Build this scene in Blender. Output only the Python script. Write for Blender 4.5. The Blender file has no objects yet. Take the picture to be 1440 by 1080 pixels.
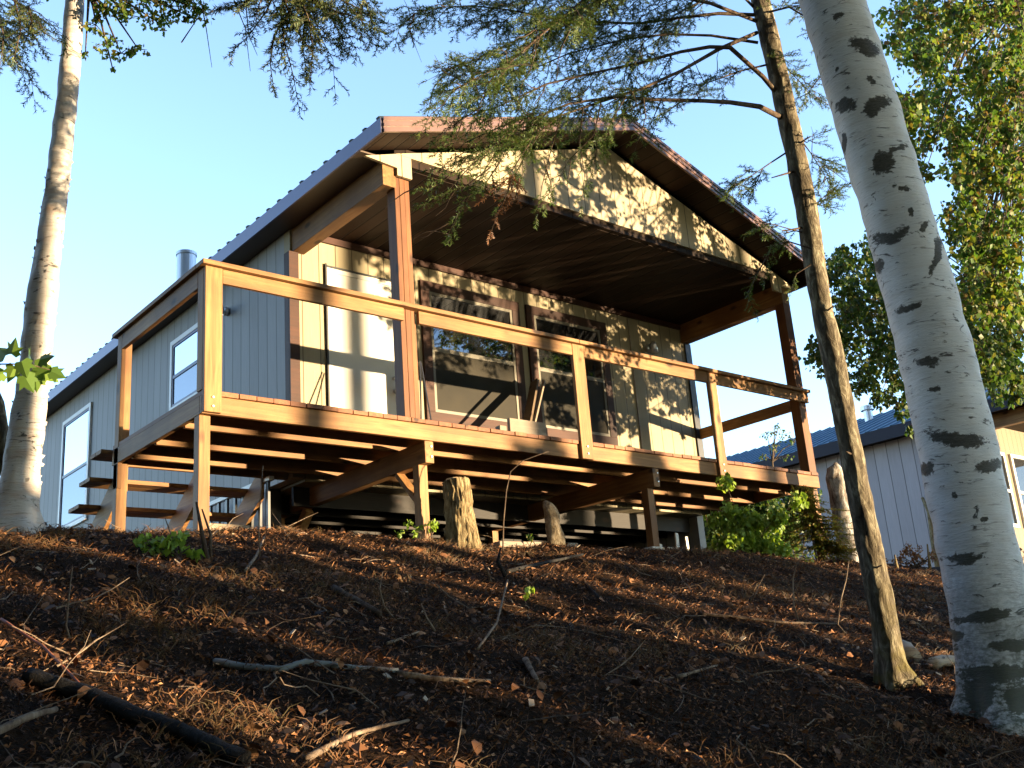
import bpy, math, random
import numpy as np
from mathutils import Vector, noise, Matrix
random.seed(7); rng = np.random.default_rng(7)
SC = bpy.context.scene; COL = SC.collection

# ------------------------------------------------------------------ camera
YAW, PIT, ROL = map(math.radians, (40.856, 16.998, -4.414))
FPX = 1493.6
C = Vector((-3.170, -7.179, -2.435))
FW = Vector((math.sin(YAW)*math.cos(PIT), math.cos(YAW)*math.cos(PIT), math.sin(PIT)))
R0 = Vector((math.cos(YAW), -math.sin(YAW), 0)); U0 = R0.cross(FW)
RT = R0*math.cos(ROL)+U0*math.sin(ROL); UP = -R0*math.sin(ROL)+U0*math.cos(ROL)
cd = bpy.data.cameras.new('camera'); cam = bpy.data.objects.new('camera', cd); COL.objects.link(cam)
cd.sensor_width = 36; cd.lens = FPX*36/1440; cd.clip_end = 3000; cd.clip_start = .05
m = Matrix((RT, UP, -FW)).transposed().to_4x4(); m.translation = C; cam.matrix_world = m
SC.camera = cam

def ray(px, py): return (FW*FPX+RT*(px-720)-UP*(py-540))/FPX
def at(px, py, d): return C+ray(px, py)*d                 # survey helper: a point at a depth
def onp(px, py, ax, v):
    r = ray(px, py); return C+r*((v-C[ax])/r[ax])
def onv(px, py, base):                                     # on the upright plane through base facing the view
    r = ray(px, py); n = Vector((FW.x, FW.y, 0)); return C+r*((Vector(base)-C).dot(n)/r.dot(n))
def proj(P):
    d = P-C; return 720+FPX*d.dot(RT)/d.dot(FW), 540-FPX*d.dot(UP)/d.dot(FW)

# ------------------------------------------------------------------ terrain height
def nz(x, y, s, o=0.): return noise.noise(Vector((x*s, y*s, o)))
def gbase(x, y):
    t = -(y+.25); k = .22
    sp = k*math.log1p(math.exp(t/k)) if t/k < 30 else t
    z = -1.05-.36*sp
    return max(z, -11.6) if y < -20 else z
def gz(x, y):
    d = math.hypot(x-C.x, y-C.y)
    z = gbase(x, y)
    if y < 14: z += .07*nz(x, y, .7)+.045*nz(x, y, 2.1, 3)+.022*nz(x, y, 6, 5)
    if d < 1.6: z = min(z, C.z-.8)
    return z
def gh(px, py):
    r = ray(px, py); t = 1.6
    while t < 60:
        P = C+r*t
        if P.z <= gz(P.x, P.y): return P
        t += .02
    return C+r*8

# ------------------------------------------------------------------ mesh helpers
class MB:
    def __init__(s): s.v = []; s.f = []; s.mi = []
    def quad(s, a, b, c, d, mi=0):
        n = len(s.v); s.v += [tuple(a), tuple(b), tuple(c), tuple(d)]; s.f.append((n, n+1, n+2, n+3)); s.mi.append(mi)
    def box(s, x0, x1, y0, y1, z0, z1, mi=0):
        n = len(s.v)
        s.v += [(x0,y0,z0),(x1,y0,z0),(x1,y1,z0),(x0,y1,z0),(x0,y0,z1),(x1,y0,z1),(x1,y1,z1),(x0,y1,z1)]
        for f in ((0,3,2,1),(4,5,6,7),(0,1,5,4),(1,2,6,5),(2,3,7,6),(3,0,4,7)): s.f.append(tuple(n+i for i in f)); s.mi.append(mi)
        return s
    def beam(s, a, b, w, h, up=(0,0,1), mi=0):                # board from a to b (centre line)
        a = Vector(a); b = Vector(b); t = (b-a).normalized(); u = Vector(up); sd = t.cross(u).normalized(); u = sd.cross(t)
        n = len(s.v)
        for P in (a, b):
            for i, j in ((-1,-1),(1,-1),(1,1),(-1,1)): s.v.append(tuple(P+sd*i*w/2+u*j*h/2))
        for f in ((0,3,2,1),(4,5,6,7),(0,1,5,4),(1,2,6,5),(2,3,7,6),(3,0,4,7)): s.f.append(tuple(n+i for i in f)); s.mi.append(mi)
        return s
    def prism(s, poly, d, mi=0):                               # planar polygon extruded by vector d
        n = len(s.v); k = len(poly); d = Vector(d)
        s.v += [tuple(Vector(p)) for p in poly]+[tuple(Vector(p)+d) for p in poly]
        s.f.append(tuple(range(n+k-1, n-1, -1))); s.mi.append(mi)
        s.f.append(tuple(range(n+k, n+2*k))); s.mi.append(mi)
        for i in range(k):
            j = (i+1) % k; s.f.append((n+i, n+j, n+k+j, n+k+i)); s.mi.append(mi)
        return s
    def tube(s, pts, rad, seg=8, wob=0., cap=True, mi=0, fur=0.):
        pts = [Vector(p) for p in pts]; n0 = len(s.v); k = len(pts)
        ref = Vector((.3, .9, .1)).normalized()
        for i, P in enumerate(pts):
            t = (pts[min(i+1, k-1)]-pts[max(i-1, 0)]).normalized()
            if abs(t.dot(ref)) > .95: ref = Vector((1, 0, .2)).normalized()
            a = t.cross(ref).normalized(); b = t.cross(a); r = rad[i] if hasattr(rad, '__len__') else rad
            for j in range(seg):
                th = 2*math.pi*j/seg; rr = r*(1+wob*noise.noise(P*9+Vector((math.cos(th), math.sin(th), 0))*1.5))
                if fur: rr *= 1+fur*(.5-min(1, 4*abs(noise.noise(Vector((math.cos(th)*4.5, math.sin(th)*4.5, P.z*4))))))
                s.v.append(tuple(P+a*math.cos(th)*rr+b*math.sin(th)*rr))
        for i in range(k-1):
            for j in range(seg):
                s.f.append((n0+i*seg+j, n0+i*seg+(j+1) % seg, n0+(i+1)*seg+(j+1) % seg, n0+(i+1)*seg+j)); s.mi.append(mi)
        if cap:
            s.f.append(tuple(n0+j for j in range(seg))[::-1]); s.mi.append(mi)
            s.f.append(tuple(n0+(k-1)*seg+j for j in range(seg))); s.mi.append(mi)
        return s
    def build(s, name, mats, parent=None, smooth=False, bevel=0, fix=False):
        me = bpy.data.meshes.new(name); me.from_pydata(s.v, [], s.f)
        if not isinstance(mats, (list, tuple)): mats = [mats]
        for mm in mats: me.materials.append(mm)
        if len(mats) > 1: me.polygons.foreach_set('material_index', s.mi)
        if smooth: me.polygons.foreach_set('use_smooth', [True]*len(s.f))
        if fix:
            import bmesh; bm = bmesh.new(); bm.from_mesh(me); bmesh.ops.recalc_face_normals(bm, faces=bm.faces); bm.to_mesh(me); bm.free()
        me.update()
        o = bpy.data.objects.new(name, me); COL.objects.link(o)
        if parent: attach(o, parent)
        if bevel:
            b = o.modifiers.new('bevel', 'BEVEL'); b.width = bevel; b.segments = 2; b.limit_method = 'ANGLE'
        return o
def attach(o, parent):
    o.parent = parent
    p = parent; loc = Vector((0, 0, 0))
    while p: loc += p.location; p = p.parent
    o.location = -loc                                          # part vertices are given in world space
def thing(name, label, cat, loc=(0, 0, 0), group=None):
    o = bpy.data.objects.new(name, None); COL.objects.link(o); o.location = loc; o.empty_display_size = .2
    o['label'] = label; o['category'] = cat
    if group: o['group'] = group
    return o
def tag(o, label, cat, group=None):
    o['label'] = label; o['category'] = cat
    if group: o['group'] = group
    return o
def kind(o, k): o['kind'] = k; return o

# ------------------------------------------------------------------ materials
class NT:
    def __init__(s, name):
        s.m = bpy.data.materials.new(name); s.m.use_nodes = True; s.t = s.m.node_tree
        s.b = s.t.nodes['Principled BSDF']; s.out = s.t.nodes['Material Output']
    def n(s, ty, **kw):
        d = s.t.nodes.new(ty)
        for k, v in kw.items():
            if k in d.inputs.keys() if isinstance(k, str) else False: d.inputs[k].default_value = v
            else: setattr(d, k, v)
        return d
    def l(s, a, b): s.t.links.new(a, b)
    def co(s, scale=(1, 1, 1), kind='Object', rnd=0):
        tc = s.n('ShaderNodeTexCoord'); mp = s.n('ShaderNodeMapping'); mp.inputs['Scale'].default_value = scale
        src = tc.outputs[kind]
        if rnd:
            g = s.n('ShaderNodeNewGeometry'); ad = s.n('ShaderNodeVectorMath', operation='MULTIPLY_ADD')
            cx = s.n('ShaderNodeCombineXYZ')
            s.l(g.outputs['Random Per Island'], cx.inputs[0]); s.l(g.outputs['Random Per Island'], cx.inputs[1]); s.l(g.outputs['Random Per Island'], cx.inputs[2])
            s.l(cx.outputs[0], ad.inputs[0]); ad.inputs[1].default_value = (rnd, rnd, rnd); s.l(src, ad.inputs[2]); src = ad.outputs[0]
        s.l(src, mp.inputs[0]); return mp.outputs[0]
    def noise(s, vec, scale, detail=4, rough=.55, dist=0):
        d = s.n('ShaderNodeTexNoise'); d.inputs['Scale'].default_value = scale; d.inputs['Detail'].default_value = detail
        d.inputs['Roughness'].default_value = rough; d.inputs['Distortion'].default_value = dist; s.l(vec, d.inputs['Vector']); return d.outputs['Fac']
    def ramp(s, fac, stops, interp='LINEAR'):
        d = s.n('ShaderNodeValToRGB'); cr = d.color_ramp; cr.interpolation = interp
        while len(cr.elements) < len(stops): cr.elements.new(.5)
        for e, (p, c) in zip(cr.elements, stops):
            e.position = p; e.color = (c, c, c, 1) if not hasattr(c, '__len__') else (*c, 1)
        s.l(fac, d.inputs[0]); return d.outputs[0]
    def mix(s, fac, a, b, mode='MIX'):
        d = s.n('ShaderNodeMix', data_type='RGBA', blend_type=mode)
        for k, v in ((0, fac), (6, a), (7, b)):
            if isinstance(v, bpy.types.NodeSocket): s.l(v, d.inputs[k])
            else: d.inputs[k].default_value = v if k == 0 else (*v, 1)
        return d.outputs[2]
    def math(s, op, a, b=0., c=0.):
        d = s.n('ShaderNodeMath', operation=op)
        for i, v in enumerate((a, b, c)):
            if isinstance(v, bpy.types.NodeSocket): s.l(v, d.inputs[i])
            else: d.inputs[i].default_value = v
        return d.outputs[0]
    def col(s, c): (s.l(c, s.b.inputs['Base Color']) if isinstance(c, bpy.types.NodeSocket) else setattr(s.b.inputs['Base Color'], 'default_value', (*c, 1))); return s
    def rough(s, r):
        if isinstance(r, bpy.types.NodeSocket): s.l(r, s.b.inputs['Roughness'])
        else: s.b.inputs['Roughness'].default_value = r
        return s
    def spec(s, v): s.b.inputs['Specular IOR Level'].default_value = v; return s
    def bump(s, h, st=.5, dist=.01):
        d = s.n('ShaderNodeBump'); d.inputs['Strength'].default_value = st; d.inputs['Distance'].default_value = dist
        s.l(h, d.inputs['Height']); s.l(d.outputs[0], s.b.inputs['Normal']); return s
    def rand(s): return s.n('ShaderNodeNewGeometry').outputs['Random Per Island']
    def orand(s): return s.n('ShaderNodeObjectInfo').outputs['Random']

def wood(name, axis, light=(.36, .215, .085), dark=(.15, .065, .021), knots=True, wear=.0):
    t = NT(name); st = [16, 16, 16]; st[axis] = .9
    v = t.co(tuple(st), rnd=7.3)
    g = t.noise(v, 1.6, 6, .6, .8)
    c = t.ramp(g, [(.25, dark), (.5, tuple((a+b)/2 for a, b in zip(light, dark))), (.72, light)])
    big = t.noise(t.co((1.2, 1.2, 1.2), rnd=3.1), 1.4, 3)
    c = t.mix(t.ramp(big, [(.38, 0.), (.68, .75)]), c, tuple(x*.8 for x in dark))
    if knots:
        kv = [5., 5., 5.]; kv[axis] = 2.4
        vo = t.n('ShaderNodeTexVoronoi'); vo.inputs['Scale'].default_value = 1; t.l(t.co(tuple(kv), rnd=5.7), vo.inputs['Vector'])
        c = t.mix(t.ramp(vo.outputs['Distance'], [(.09, .9), (.19, 0.)]), c, (.03, .012, .005))
    rnd = t.ramp(t.rand(), [(0, (.68, .6, .52)), (1, (1.18, 1.15, 1.15))])
    c = t.mix(1., c, rnd, 'MULTIPLY')
    fine = [60, 60, 60]; fine[axis] = 4
    t.col(c).rough(.62).spec(.3).bump(t.noise(t.co(tuple(fine)), 2.2, 4), .35, .004)
    return t.m
WX, WY, WZ = wood('lumber along x', 0), wood('lumber along y', 1), wood('lumber upright', 2)
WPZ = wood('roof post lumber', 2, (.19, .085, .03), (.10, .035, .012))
TRIM = wood('red brown trim', 0, (.06, .02, .010), (.026, .009, .005), knots=False)
CEIL = NT('brown ceiling boards')
def groove(t, ax, pitch, w=.05, ph=0.):
    sp = t.n('ShaderNodeSeparateXYZ'); t.l(t.n('ShaderNodeTexCoord').outputs['Object'], sp.inputs[0])
    f = t.math('FRACT', t.math('ADD', t.math('DIVIDE', sp.outputs[ax], pitch), ph))
    d = t.math('ABSOLUTE', t.math('SUBTRACT', f, .5))
    return t.ramp(d, [(.5-w, 0.), (.5-w*.45, 1.)]), t.math('FLOOR', t.math('ADD', t.math('DIVIDE', sp.outputs[ax], pitch), ph))
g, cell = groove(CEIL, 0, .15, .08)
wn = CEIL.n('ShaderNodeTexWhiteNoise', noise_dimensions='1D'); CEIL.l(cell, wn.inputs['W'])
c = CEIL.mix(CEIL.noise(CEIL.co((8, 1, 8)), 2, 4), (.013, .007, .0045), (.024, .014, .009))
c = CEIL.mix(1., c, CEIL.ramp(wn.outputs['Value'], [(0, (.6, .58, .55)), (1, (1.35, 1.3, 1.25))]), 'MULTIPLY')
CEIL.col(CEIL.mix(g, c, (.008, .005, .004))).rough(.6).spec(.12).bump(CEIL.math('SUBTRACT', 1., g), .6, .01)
def siding(name, ax, base, tint, pitch=.2):
    t = NT(name); g, cell = groove(t, ax, pitch, .035)
    st = [14, 14, 14]; st[2] = 1.2
    n1 = t.noise(t.co(tuple(st)), 3, 5, .6); n2 = t.noise(t.co(), .9, 3)
    c = t.mix(t.ramp(n1, [(.3, 0.), (.7, 1.)]), tuple(x*.86 for x in base), base)
    c = t.mix(t.ramp(n2, [(.4, 0.), (.75, .45)]), c, tint)
    wn = t.n('ShaderNodeTexWhiteNoise', noise_dimensions='1D'); t.l(cell, wn.inputs['W'])
    c = t.mix(1., c, t.ramp(wn.outputs['Value'], [(0, .9), (1, 1.06)]), 'MULTIPLY')
    t.col(t.mix(g, c, tuple(x*.28 for x in base))).rough(.6).spec(.3)
    h = t.math('ADD', t.math('SUBTRACT', 1., g), t.math('MULTIPLY', n1, .25))
    t.bump(h, .55, .01); return t.m
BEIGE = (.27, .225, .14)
SX, SY = siding('cream siding front', 0, BEIGE, (.22, .185, .115)), siding('shade grey cream siding side', 1, (.25, .25, .25), (.2, .205, .215))  # side is the same cream siding, with its blue-grey shade put into the colour
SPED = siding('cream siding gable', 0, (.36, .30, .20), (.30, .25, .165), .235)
NSX, NSY = siding('neighbour siding front', 0, (.17, .125, .08), (.15, .11, .07)), siding('neighbour siding side', 1, (.34, .31, .32), (.3, .28, .29), .3)
def plain(name, col, rough=.5, metal=0., nscale=6, var=.12, spec=.5, bump=.0):
    t = NT(name); n = t.noise(t.co(), nscale, 5, .6)
    t.col(t.mix(n, tuple(x*(1-var) for x in col), tuple(min(1, x*(1+var)) for x in col))).rough(rough).spec(spec)
    t.b.inputs['Metallic'].default_value = metal
    if bump: t.bump(t.noise(t.co(), nscale*6, 4), bump, .005)
    return t.m
FASC = NT('brown ribbed metal fascia')
sp = FASC.n('ShaderNodeSeparateXYZ'); FASC.l(FASC.n('ShaderNodeTexCoord').outputs['Object'], sp.inputs[0])
FASC.col(FASC.mix(FASC.noise(FASC.co((2, 2, 2)), 3, 4), (.10, .055, .045), (.16, .095, .075))).rough(.33).spec(.6)
FSIDE = plain('sky tinted brown metal eave fascia', (.10, .095, .15), .4, .3, 3)  # brown metal with the bluish sky reflection painted into its colour
ROOF = plain('dark green metal roofing', (.014, .024, .026), .6, 0, 3, .12, .2)
NROOF = plain('blue metal roofing', (.03, .09, .15), .5, .1, 3)
NFASC = plain('dark blue fascia', (.018, .017, .026), .6, 0, 6, .12, .2)
WHITE = plain('white painted frame', (.62, .60, .56), .4)
TAN = plain('tan window frame', (.13, .115, .085), .4)
DOORM = plain('white door paint', (.55, .52, .46), .38, 0, 2, .05)
GALV = plain('galvanised pipe', (.55, .57, .6), .35, .6, 5)
BLACK = plain('black metal', (.02, .02, .022), .4)
CONC = plain('pale concrete', (.5, .47, .42), .85, 0, 8, .25, .2, .5)
SHADEW = wood('shade darkened joist', 0, (.010, .006, .004), (.005, .003, .002))  # near-black colour stands in for the shade under the house
PLYW = wood('weathered board', 2, (.2, .15, .1), (.11, .08, .05))
GREYB = wood('grey board', 0, (.34, .29, .22), (.2, .16, .12))
def glass(name, base, mixv, rough=.02):
    t = NT(name); t.b.inputs['Base Color'].default_value = (*base, 1); t.rough(.6).spec(.05)
    gl = t.n('ShaderNodeBsdfGlossy'); gl.inputs['Roughness'].default_value = rough; gl.inputs['Color'].default_value = (.9, .94, 1, 1)
    nb = t.n('ShaderNodeBump'); nb.inputs['Strength'].default_value = .03; nb.inputs['Distance'].default_value = .02
    t.l(t.noise(t.co(), 1.2, 1), nb.inputs['Height']); t.l(nb.outputs[0], gl.inputs['Normal'])
    mx = t.n('ShaderNodeMixShader'); mx.inputs[0].default_value = mixv
    t.l(t.b.outputs[0], mx.inputs[1]); t.l(gl.outputs[0], mx.inputs[2]); t.l(mx.outputs[0], t.out.inputs[0]); return t.m
GL1 = glass('dark window glass', (.006, .006, .007), .13)
GL2 = glass('sky lit side window glass', (.05, .06, .07), .62)
GL3 = glass('side window glass behind screen', (.04, .05, .07), .25, .1)
SCR = NT('insect screen over glass')
SCR.col(SCR.mix(SCR.noise(SCR.co(), 2.4, 3), (.004, .004, .003), (.03, .024, .013))).rough(.45).spec(.12)
SCR = SCR.m

def birch(name, base=(.64, .63, .61), scar=False, brown=.25):
    t = NT(name)
    v = t.co((1, 1, 1))
    vl = t.co((7, 7, 55))
    ln = t.noise(vl, 1.3, 4, .6, .4)
    c = t.mix(t.noise(t.co((1, 1, 2.2)), 3.2, 7, .7), tuple(x*.68 for x in base), tuple(min(1, x*1.12) for x in base))
    c = t.mix(t.ramp(t.noise(t.co((3, 3, 14)), 1.6, 4), [(.5, 0.), (.75, brown)]), c, (.30, .17, .10))
    c = t.mix(t.ramp(ln, [(.60, 0.), (.68, .6)]), c, (.12, .10, .09))
    pk = t.noise(t.co((5, 5, 16)), 1.1, 6, .7, 1.6)
    c = t.mix(t.ramp(pk, [(.59, 0.), (.64, .9)]), c, (.035, .03, .026))
    h = t.math('ADD', ln, t.math('MULTIPLY', pk, 1.5))
    if scar:
        a = t.n('ShaderNodeAttribute', attribute_name='scar')
        br = t.noise(t.co((1, 1, 1.6)), 34, 5, .7)
        f = t.ramp(t.math('ADD', a.outputs['Fac'], t.math('MULTIPLY', t.math('SUBTRACT', br, .5), 1.5)), [(.38, 0.), (.47, .8), (.62, 1.)])
        c = t.mix(f, c, t.mix(t.noise(t.co((1, 1, 3)), 60, 4, .7), (.006, .006, .005), (.12, .11, .09)))
        a2 = t.n('ShaderNodeAttribute', attribute_name='low')
        c = t.mix(t.math('MULTIPLY', a2.outputs['Fac'], t.ramp(br, [(.35, .25), (.6, 1.)])), c, (.07, .075, .05))
    t.col(c).rough(.65).spec(.25).bump(h, .5, .008); return t.m
BIRCH = birch('birch bark', scar=True, brown=.15)
BIRCH2 = birch('warm birch bark', (.44, .40, .36), brown=.6)
def bark(name, a, b, lich=(.30, .30, .22), sc=(14, 14, 5), moss=None):
    t = NT(name); n = t.noise(t.co(sc), 1.5, 8, .68, .6)
    c = t.ramp(n, [(.32, a), (.52, b), (.68, lich)])
    if moss:
        sp = t.n('ShaderNodeSeparateXYZ'); t.l(t.n('ShaderNodeTexCoord').outputs['Object'], sp.inputs[0])
        f = t.ramp(t.math('ADD', sp.outputs[2], t.math('MULTIPLY', t.noise(t.co(), 5, 4), .6)), [(0., 1.), (1., 0.)])
        mr = t.n('ShaderNodeMapRange'); t.l(sp.outputs[2], mr.inputs[0]); mr.inputs[1].default_value = moss[0]; mr.inputs[2].default_value = moss[1]
        mr.inputs[3].default_value = 1; mr.inputs[4].default_value = 0
        f = t.math('MULTIPLY', mr.outputs[0], t.ramp(t.noise(t.co(), 9, 4), [(.42, 0.), (.6, .9)]))
        c = t.mix(f, c, (.10, .085, .015))
    t.col(c).rough(.85).spec(.15).bump(n, 1., .02); return t.m
FIRB = bark('fir bark', (.022, .017, .012), (.11, .09, .06), (.33, .30, .21), moss=(-2.6, -1.9))
TWIG = bark('twig bark', (.035, .024, .017), (.08, .055, .038), (.13, .10, .07))
SNAG = bark('peeling snag bark', (.06, .04, .028), (.3, .26, .22), (.6, .58, .56), (7, 7, 4))
STUMPB = bark('furrowed stump bark', (.035, .022, .012), (.19, .14, .07), (.32, .27, .16), (30, 30, 7))
DEAD = bark('dry pale stick', (.08, .05, .035), (.18, .13, .09), (.28, .22, .16))
DARKB = bark('dark rotten branch', (.006, .006, .006), (.015, .013, .012), (.03, .028, .024))
def leafm(name, cols, trans=.35, rough=.5):
    t = NT(name); r = t.rand()
    st = [(i/(len(cols)-1) if len(cols) > 1 else 0, c) for i, c in enumerate(cols)]
    c = t.ramp(r, st); t.col(c).rough(rough).spec(.35)
    if trans:
        tr = t.n('ShaderNodeBsdfTranslucent'); t.l(t.mix(1., c, (1.25, 1.2, .6), 'MULTIPLY'), tr.inputs['Color'])
        mx = t.n('ShaderNodeMixShader'); mx.inputs[0].default_value = trans
        t.l(t.b.outputs[0], mx.inputs[1]); t.l(tr.outputs[0], mx.inputs[2]); t.l(mx.outputs[0], t.out.inputs[0])
    return t.m
NEED = leafm('fir needles', [(.035, .075, .02), (.06, .11, .025), (.12, .16, .035), (.05, .09, .03)], .3)
NEEDB = leafm('bluish spruce needles', [(.04, .07, .04), (.07, .11, .04), (.13, .15, .04)], .25)
LEAFB = leafm('birch leaves', [(.03, .075, .015), (.06, .125, .02), (.10, .17, .028), (.16, .18, .035), (.12, .07, .025)], .5)
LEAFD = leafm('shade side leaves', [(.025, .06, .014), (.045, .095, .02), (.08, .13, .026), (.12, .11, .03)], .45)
LEAFL = leafm('bright shrub leaves', [(.13, .22, .025), (.2, .3, .04), (.28, .36, .06)], .45)
LEAFJ = leafm('cedar sprays', [(.06, .095, .014), (.11, .14, .02), (.16, .15, .03), (.2, .09, .03)], .35)
LEAFR = leafm('dry brown leaves', [(.15, .05, .02), (.2, .09, .035), (.1, .04, .02)], .25)
LITTER = leafm('leaf litter', [(.016, .008, .004), (.045, .018, .007), (.10, .04, .014), (.24, .10, .035), (.028, .012, .006), (.40, .20, .09)], 0, .8)
CHIPS = leafm('pale wood chips', [(.25, .18, .12), (.34, .27, .2), (.2, .12, .06)], 0, .7)
GRND = NT('dark forest soil')
a1 = GRND.noise(GRND.co(), 2.2, 8, .65); a2 = GRND.noise(GRND.co(), 26, 6, .7)
c = GRND.mix(GRND.ramp(a1, [(.35, 0.), (.65, 1.)]), (.010, .006, .004), (.028, .015, .007))
c = GRND.mix(GRND.ramp(a2, [(.5, 0.), (.72, .8)]), c, (.075, .038, .017))
GRND.col(c).rough(.95).spec(.08).bump(GRND.math('ADD', a2, GRND.math('MULTIPLY', GRND.noise(GRND.co(), 90, 3), .6)), 1., .03)
GRND = GRND.m
WATER = NT('lake water'); WATER.col((.01, .025, .035)).rough(.12).bump(WATER.noise(WATER.co((1, 3, 1)), 2, 3), .3, .05); WATER = WATER.m

# ------------------------------------------------------------------ ground, water
def axis(lo, hi, f0, f1, st, grow=1.25):
    a = list(np.arange(f0, f1, st)); s = st
    while a[-1] < hi: s *= grow; a.append(a[-1]+s)
    s = st; b = [a[0]]
    while b[0] > lo: s *= grow; b.insert(0, b[0]-s)
    return b[:-1]+a
XS = axis(-700, 700, -3.6, 8.6, .045); YS = axis(-36, 900, -6.2, .8, .045)
V = [(x, y, gz(x, y)) for y in YS for x in XS]; nx = len(XS)
g = MB(); g.v = V; g.f = [(j*nx+i, j*nx+i+1, (j+1)*nx+i+1, (j+1)*nx+i) for j in range(len(YS)-1) for i in range(nx-1)]
kind(g.build('ground', GRND, smooth=True), 'structure')
g = MB(); g.quad((-70, -100, -11.3), (90, -100, -11.3), (90, -28, -11.3), (-70, -28, -11.3))
kind(g.build('water', WATER), 'structure')

def scatter(n, gen):
    Vs = []; Fs = []; k = 0
    for _ in range(n):
        v, f = gen()
        if v is None: continue
        Vs += v; Fs += [tuple(i+k for i in q) for q in f]; k += len(v)
    b = MB(); b.v = Vs; b.f = Fs; b.mi = [0]*len(Fs); return b
def gpick(near=1.):
    for _ in range(20):
        px = random.uniform(-60, 1500); py = random.uniform(735, 1130)
        # density falls with distance so that pieces stay evenly spread on the slope
        x = random.uniform(-3.2, 8.2); y = random.uniform(-5.6, .9)
        d = (Vector((x, y, -2))-C); f = d.dot(FW)
        if f < 1.6: continue
        if abs(d.dot(RT)/f) > .56: continue
        if random.random() > min(1, (3.6/f)**1.1+.12): continue
        return x, y
    return None
def orient(n, yaw):
    n = n.normalized(); a = Vector((math.cos(yaw), math.sin(yaw), 0)); a = (a-n*a.dot(n)).normalized(); return a, n.cross(a), n
GN = Vector((0, -.34, .94))
def leaf_gen():
    p = gpick()
    if not p: return None, None
    x, y = p; s = random.uniform(.004, .015); n = GN+Vector((random.gauss(0, .5), random.gauss(0, .5), 0))
    a, b, n = orient(n, random.uniform(0, 6.28)); P = Vector((x, y, gz(x, y)+random.uniform(.0, .016)))
    cu = random.uniform(-.1, .6)*s
    return [tuple(P-a*s), tuple(P-b*s*.55+n*cu), tuple(P+a*s*1.1), tuple(P+b*s*.55+n*cu)], [(0, 1, 2), (0, 2, 3)]
def blade_gen():
    p = gpick()
    if not p: return None, None
    x, y = p; L = random.uniform(.02, .085); a = random.uniform(0, 6.28); e = random.uniform(.0, .9)**1.6
    d = Vector((math.cos(a)*math.cos(e), math.sin(a)*math.cos(e), math.sin(e)))
    if e < .3: d -= GN*d.dot(GN)*.8
    P = Vector((x, y, gz(x, y)+.004)); sd = d.cross(Vector((.3, .2, .9))).normalized()*random.uniform(.0008, .0020)
    M = P+d*L*.5+Vector((0, 0, .004)); T = P+d*L-Vector((0, 0, L*.12))
    return [tuple(P-sd), tuple(P+sd), tuple(M+sd), tuple(M-sd), tuple(T)], [(0, 1, 2, 3), (3, 2, 4)]
kind(scatter(62000, leaf_gen).build('leaf_litter', LITTER), 'stuff')
kind(scatter(70000, blade_gen).build('dry_grass', LITTER), 'stuff')
def big_leaf():
    v, f = None, None
    p = gpick()
    if not p: return None, None
    x, y = p; s_ = random.uniform(.016, .032); n = GN+Vector((random.gauss(0, .6), random.gauss(0, .6), 0)); a, b, n = orient(n, random.uniform(0, 6.28)); P = Vector((x, y, gz(x, y)+random.uniform(.01, .03)))
    c1 = random.uniform(.1, .7)*s_
    return [tuple(P-a*s_), tuple(P-a*s_*.3-b*s_*.6+n*c1), tuple(P+a*s_*.5-b*s_*.5+n*c1*1.2), tuple(P+a*s_*1.1+n*c1*.5), tuple(P+a*s_*.5+b*s_*.5+n*c1), tuple(P-a*s_*.3+b*s_*.6+n*c1*.8)], [(0, 1, 5), (1, 2, 4, 5), (2, 3, 4)]
kind(scatter(1300, big_leaf).build('leaf_litter', LITTER), 'stuff')
w = MB()
for _ in range(420):
    p = gpick()
    if not p: continue
    x, y = p; a = random.uniform(0, 6.28); L = random.uniform(.06, .35); r_ = random.uniform(.0012, .0035); q = []
    for j in range(5):
        q.append(Vector((x, y, gz(x, y)+.008+random.uniform(0, .02)+(.03*j if L > .3 else 0)))); a += random.gauss(0, .3); x += math.cos(a)*L/4; y += math.sin(a)*L/4
    w.tube(q, [r_, r_, r_*.9, r_*.7, r_*.4], 4, .2, cap=False)
kind(w.build('twig_litter', DEAD), 'stuff')
def tuft_gen():
    p = gpick()
    if not p: return None, None
    x, y = p
    if nz(x, y, 1.1, 20) < .12: return None, None
    V_ = []; F_ = []
    for _ in range(9):
        X, Y = x+random.gauss(0, .03), y+random.gauss(0, .03); P = Vector((X, Y, gz(X, Y))); a = random.uniform(0, 6.28); L = random.uniform(.03, .1); d = Vector((math.cos(a)*.6, math.sin(a)*.6, random.uniform(.4, 1))).normalized(); sd = d.cross(Vector((.3, .9, .1))).normalized()*.0013
        k = len(V_); M = P+d*L*.6; T = P+d*L+Vector((math.cos(a), math.sin(a), -.6))*L*.25; V_ += [tuple(P-sd), tuple(P+sd), tuple(M+sd), tuple(M-sd), tuple(T)]; F_ += [(k, k+1, k+2, k+3), (k+3, k+2, k+4)]
    return V_, F_
kind(scatter(3600, tuft_gen).build('dry_grass', leafm('dry grass tufts', [(.05, .026, .009), (.13, .06, .022), (.045, .036, .012), (.08, .035, .014)], 0, .7)), 'stuff')
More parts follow.
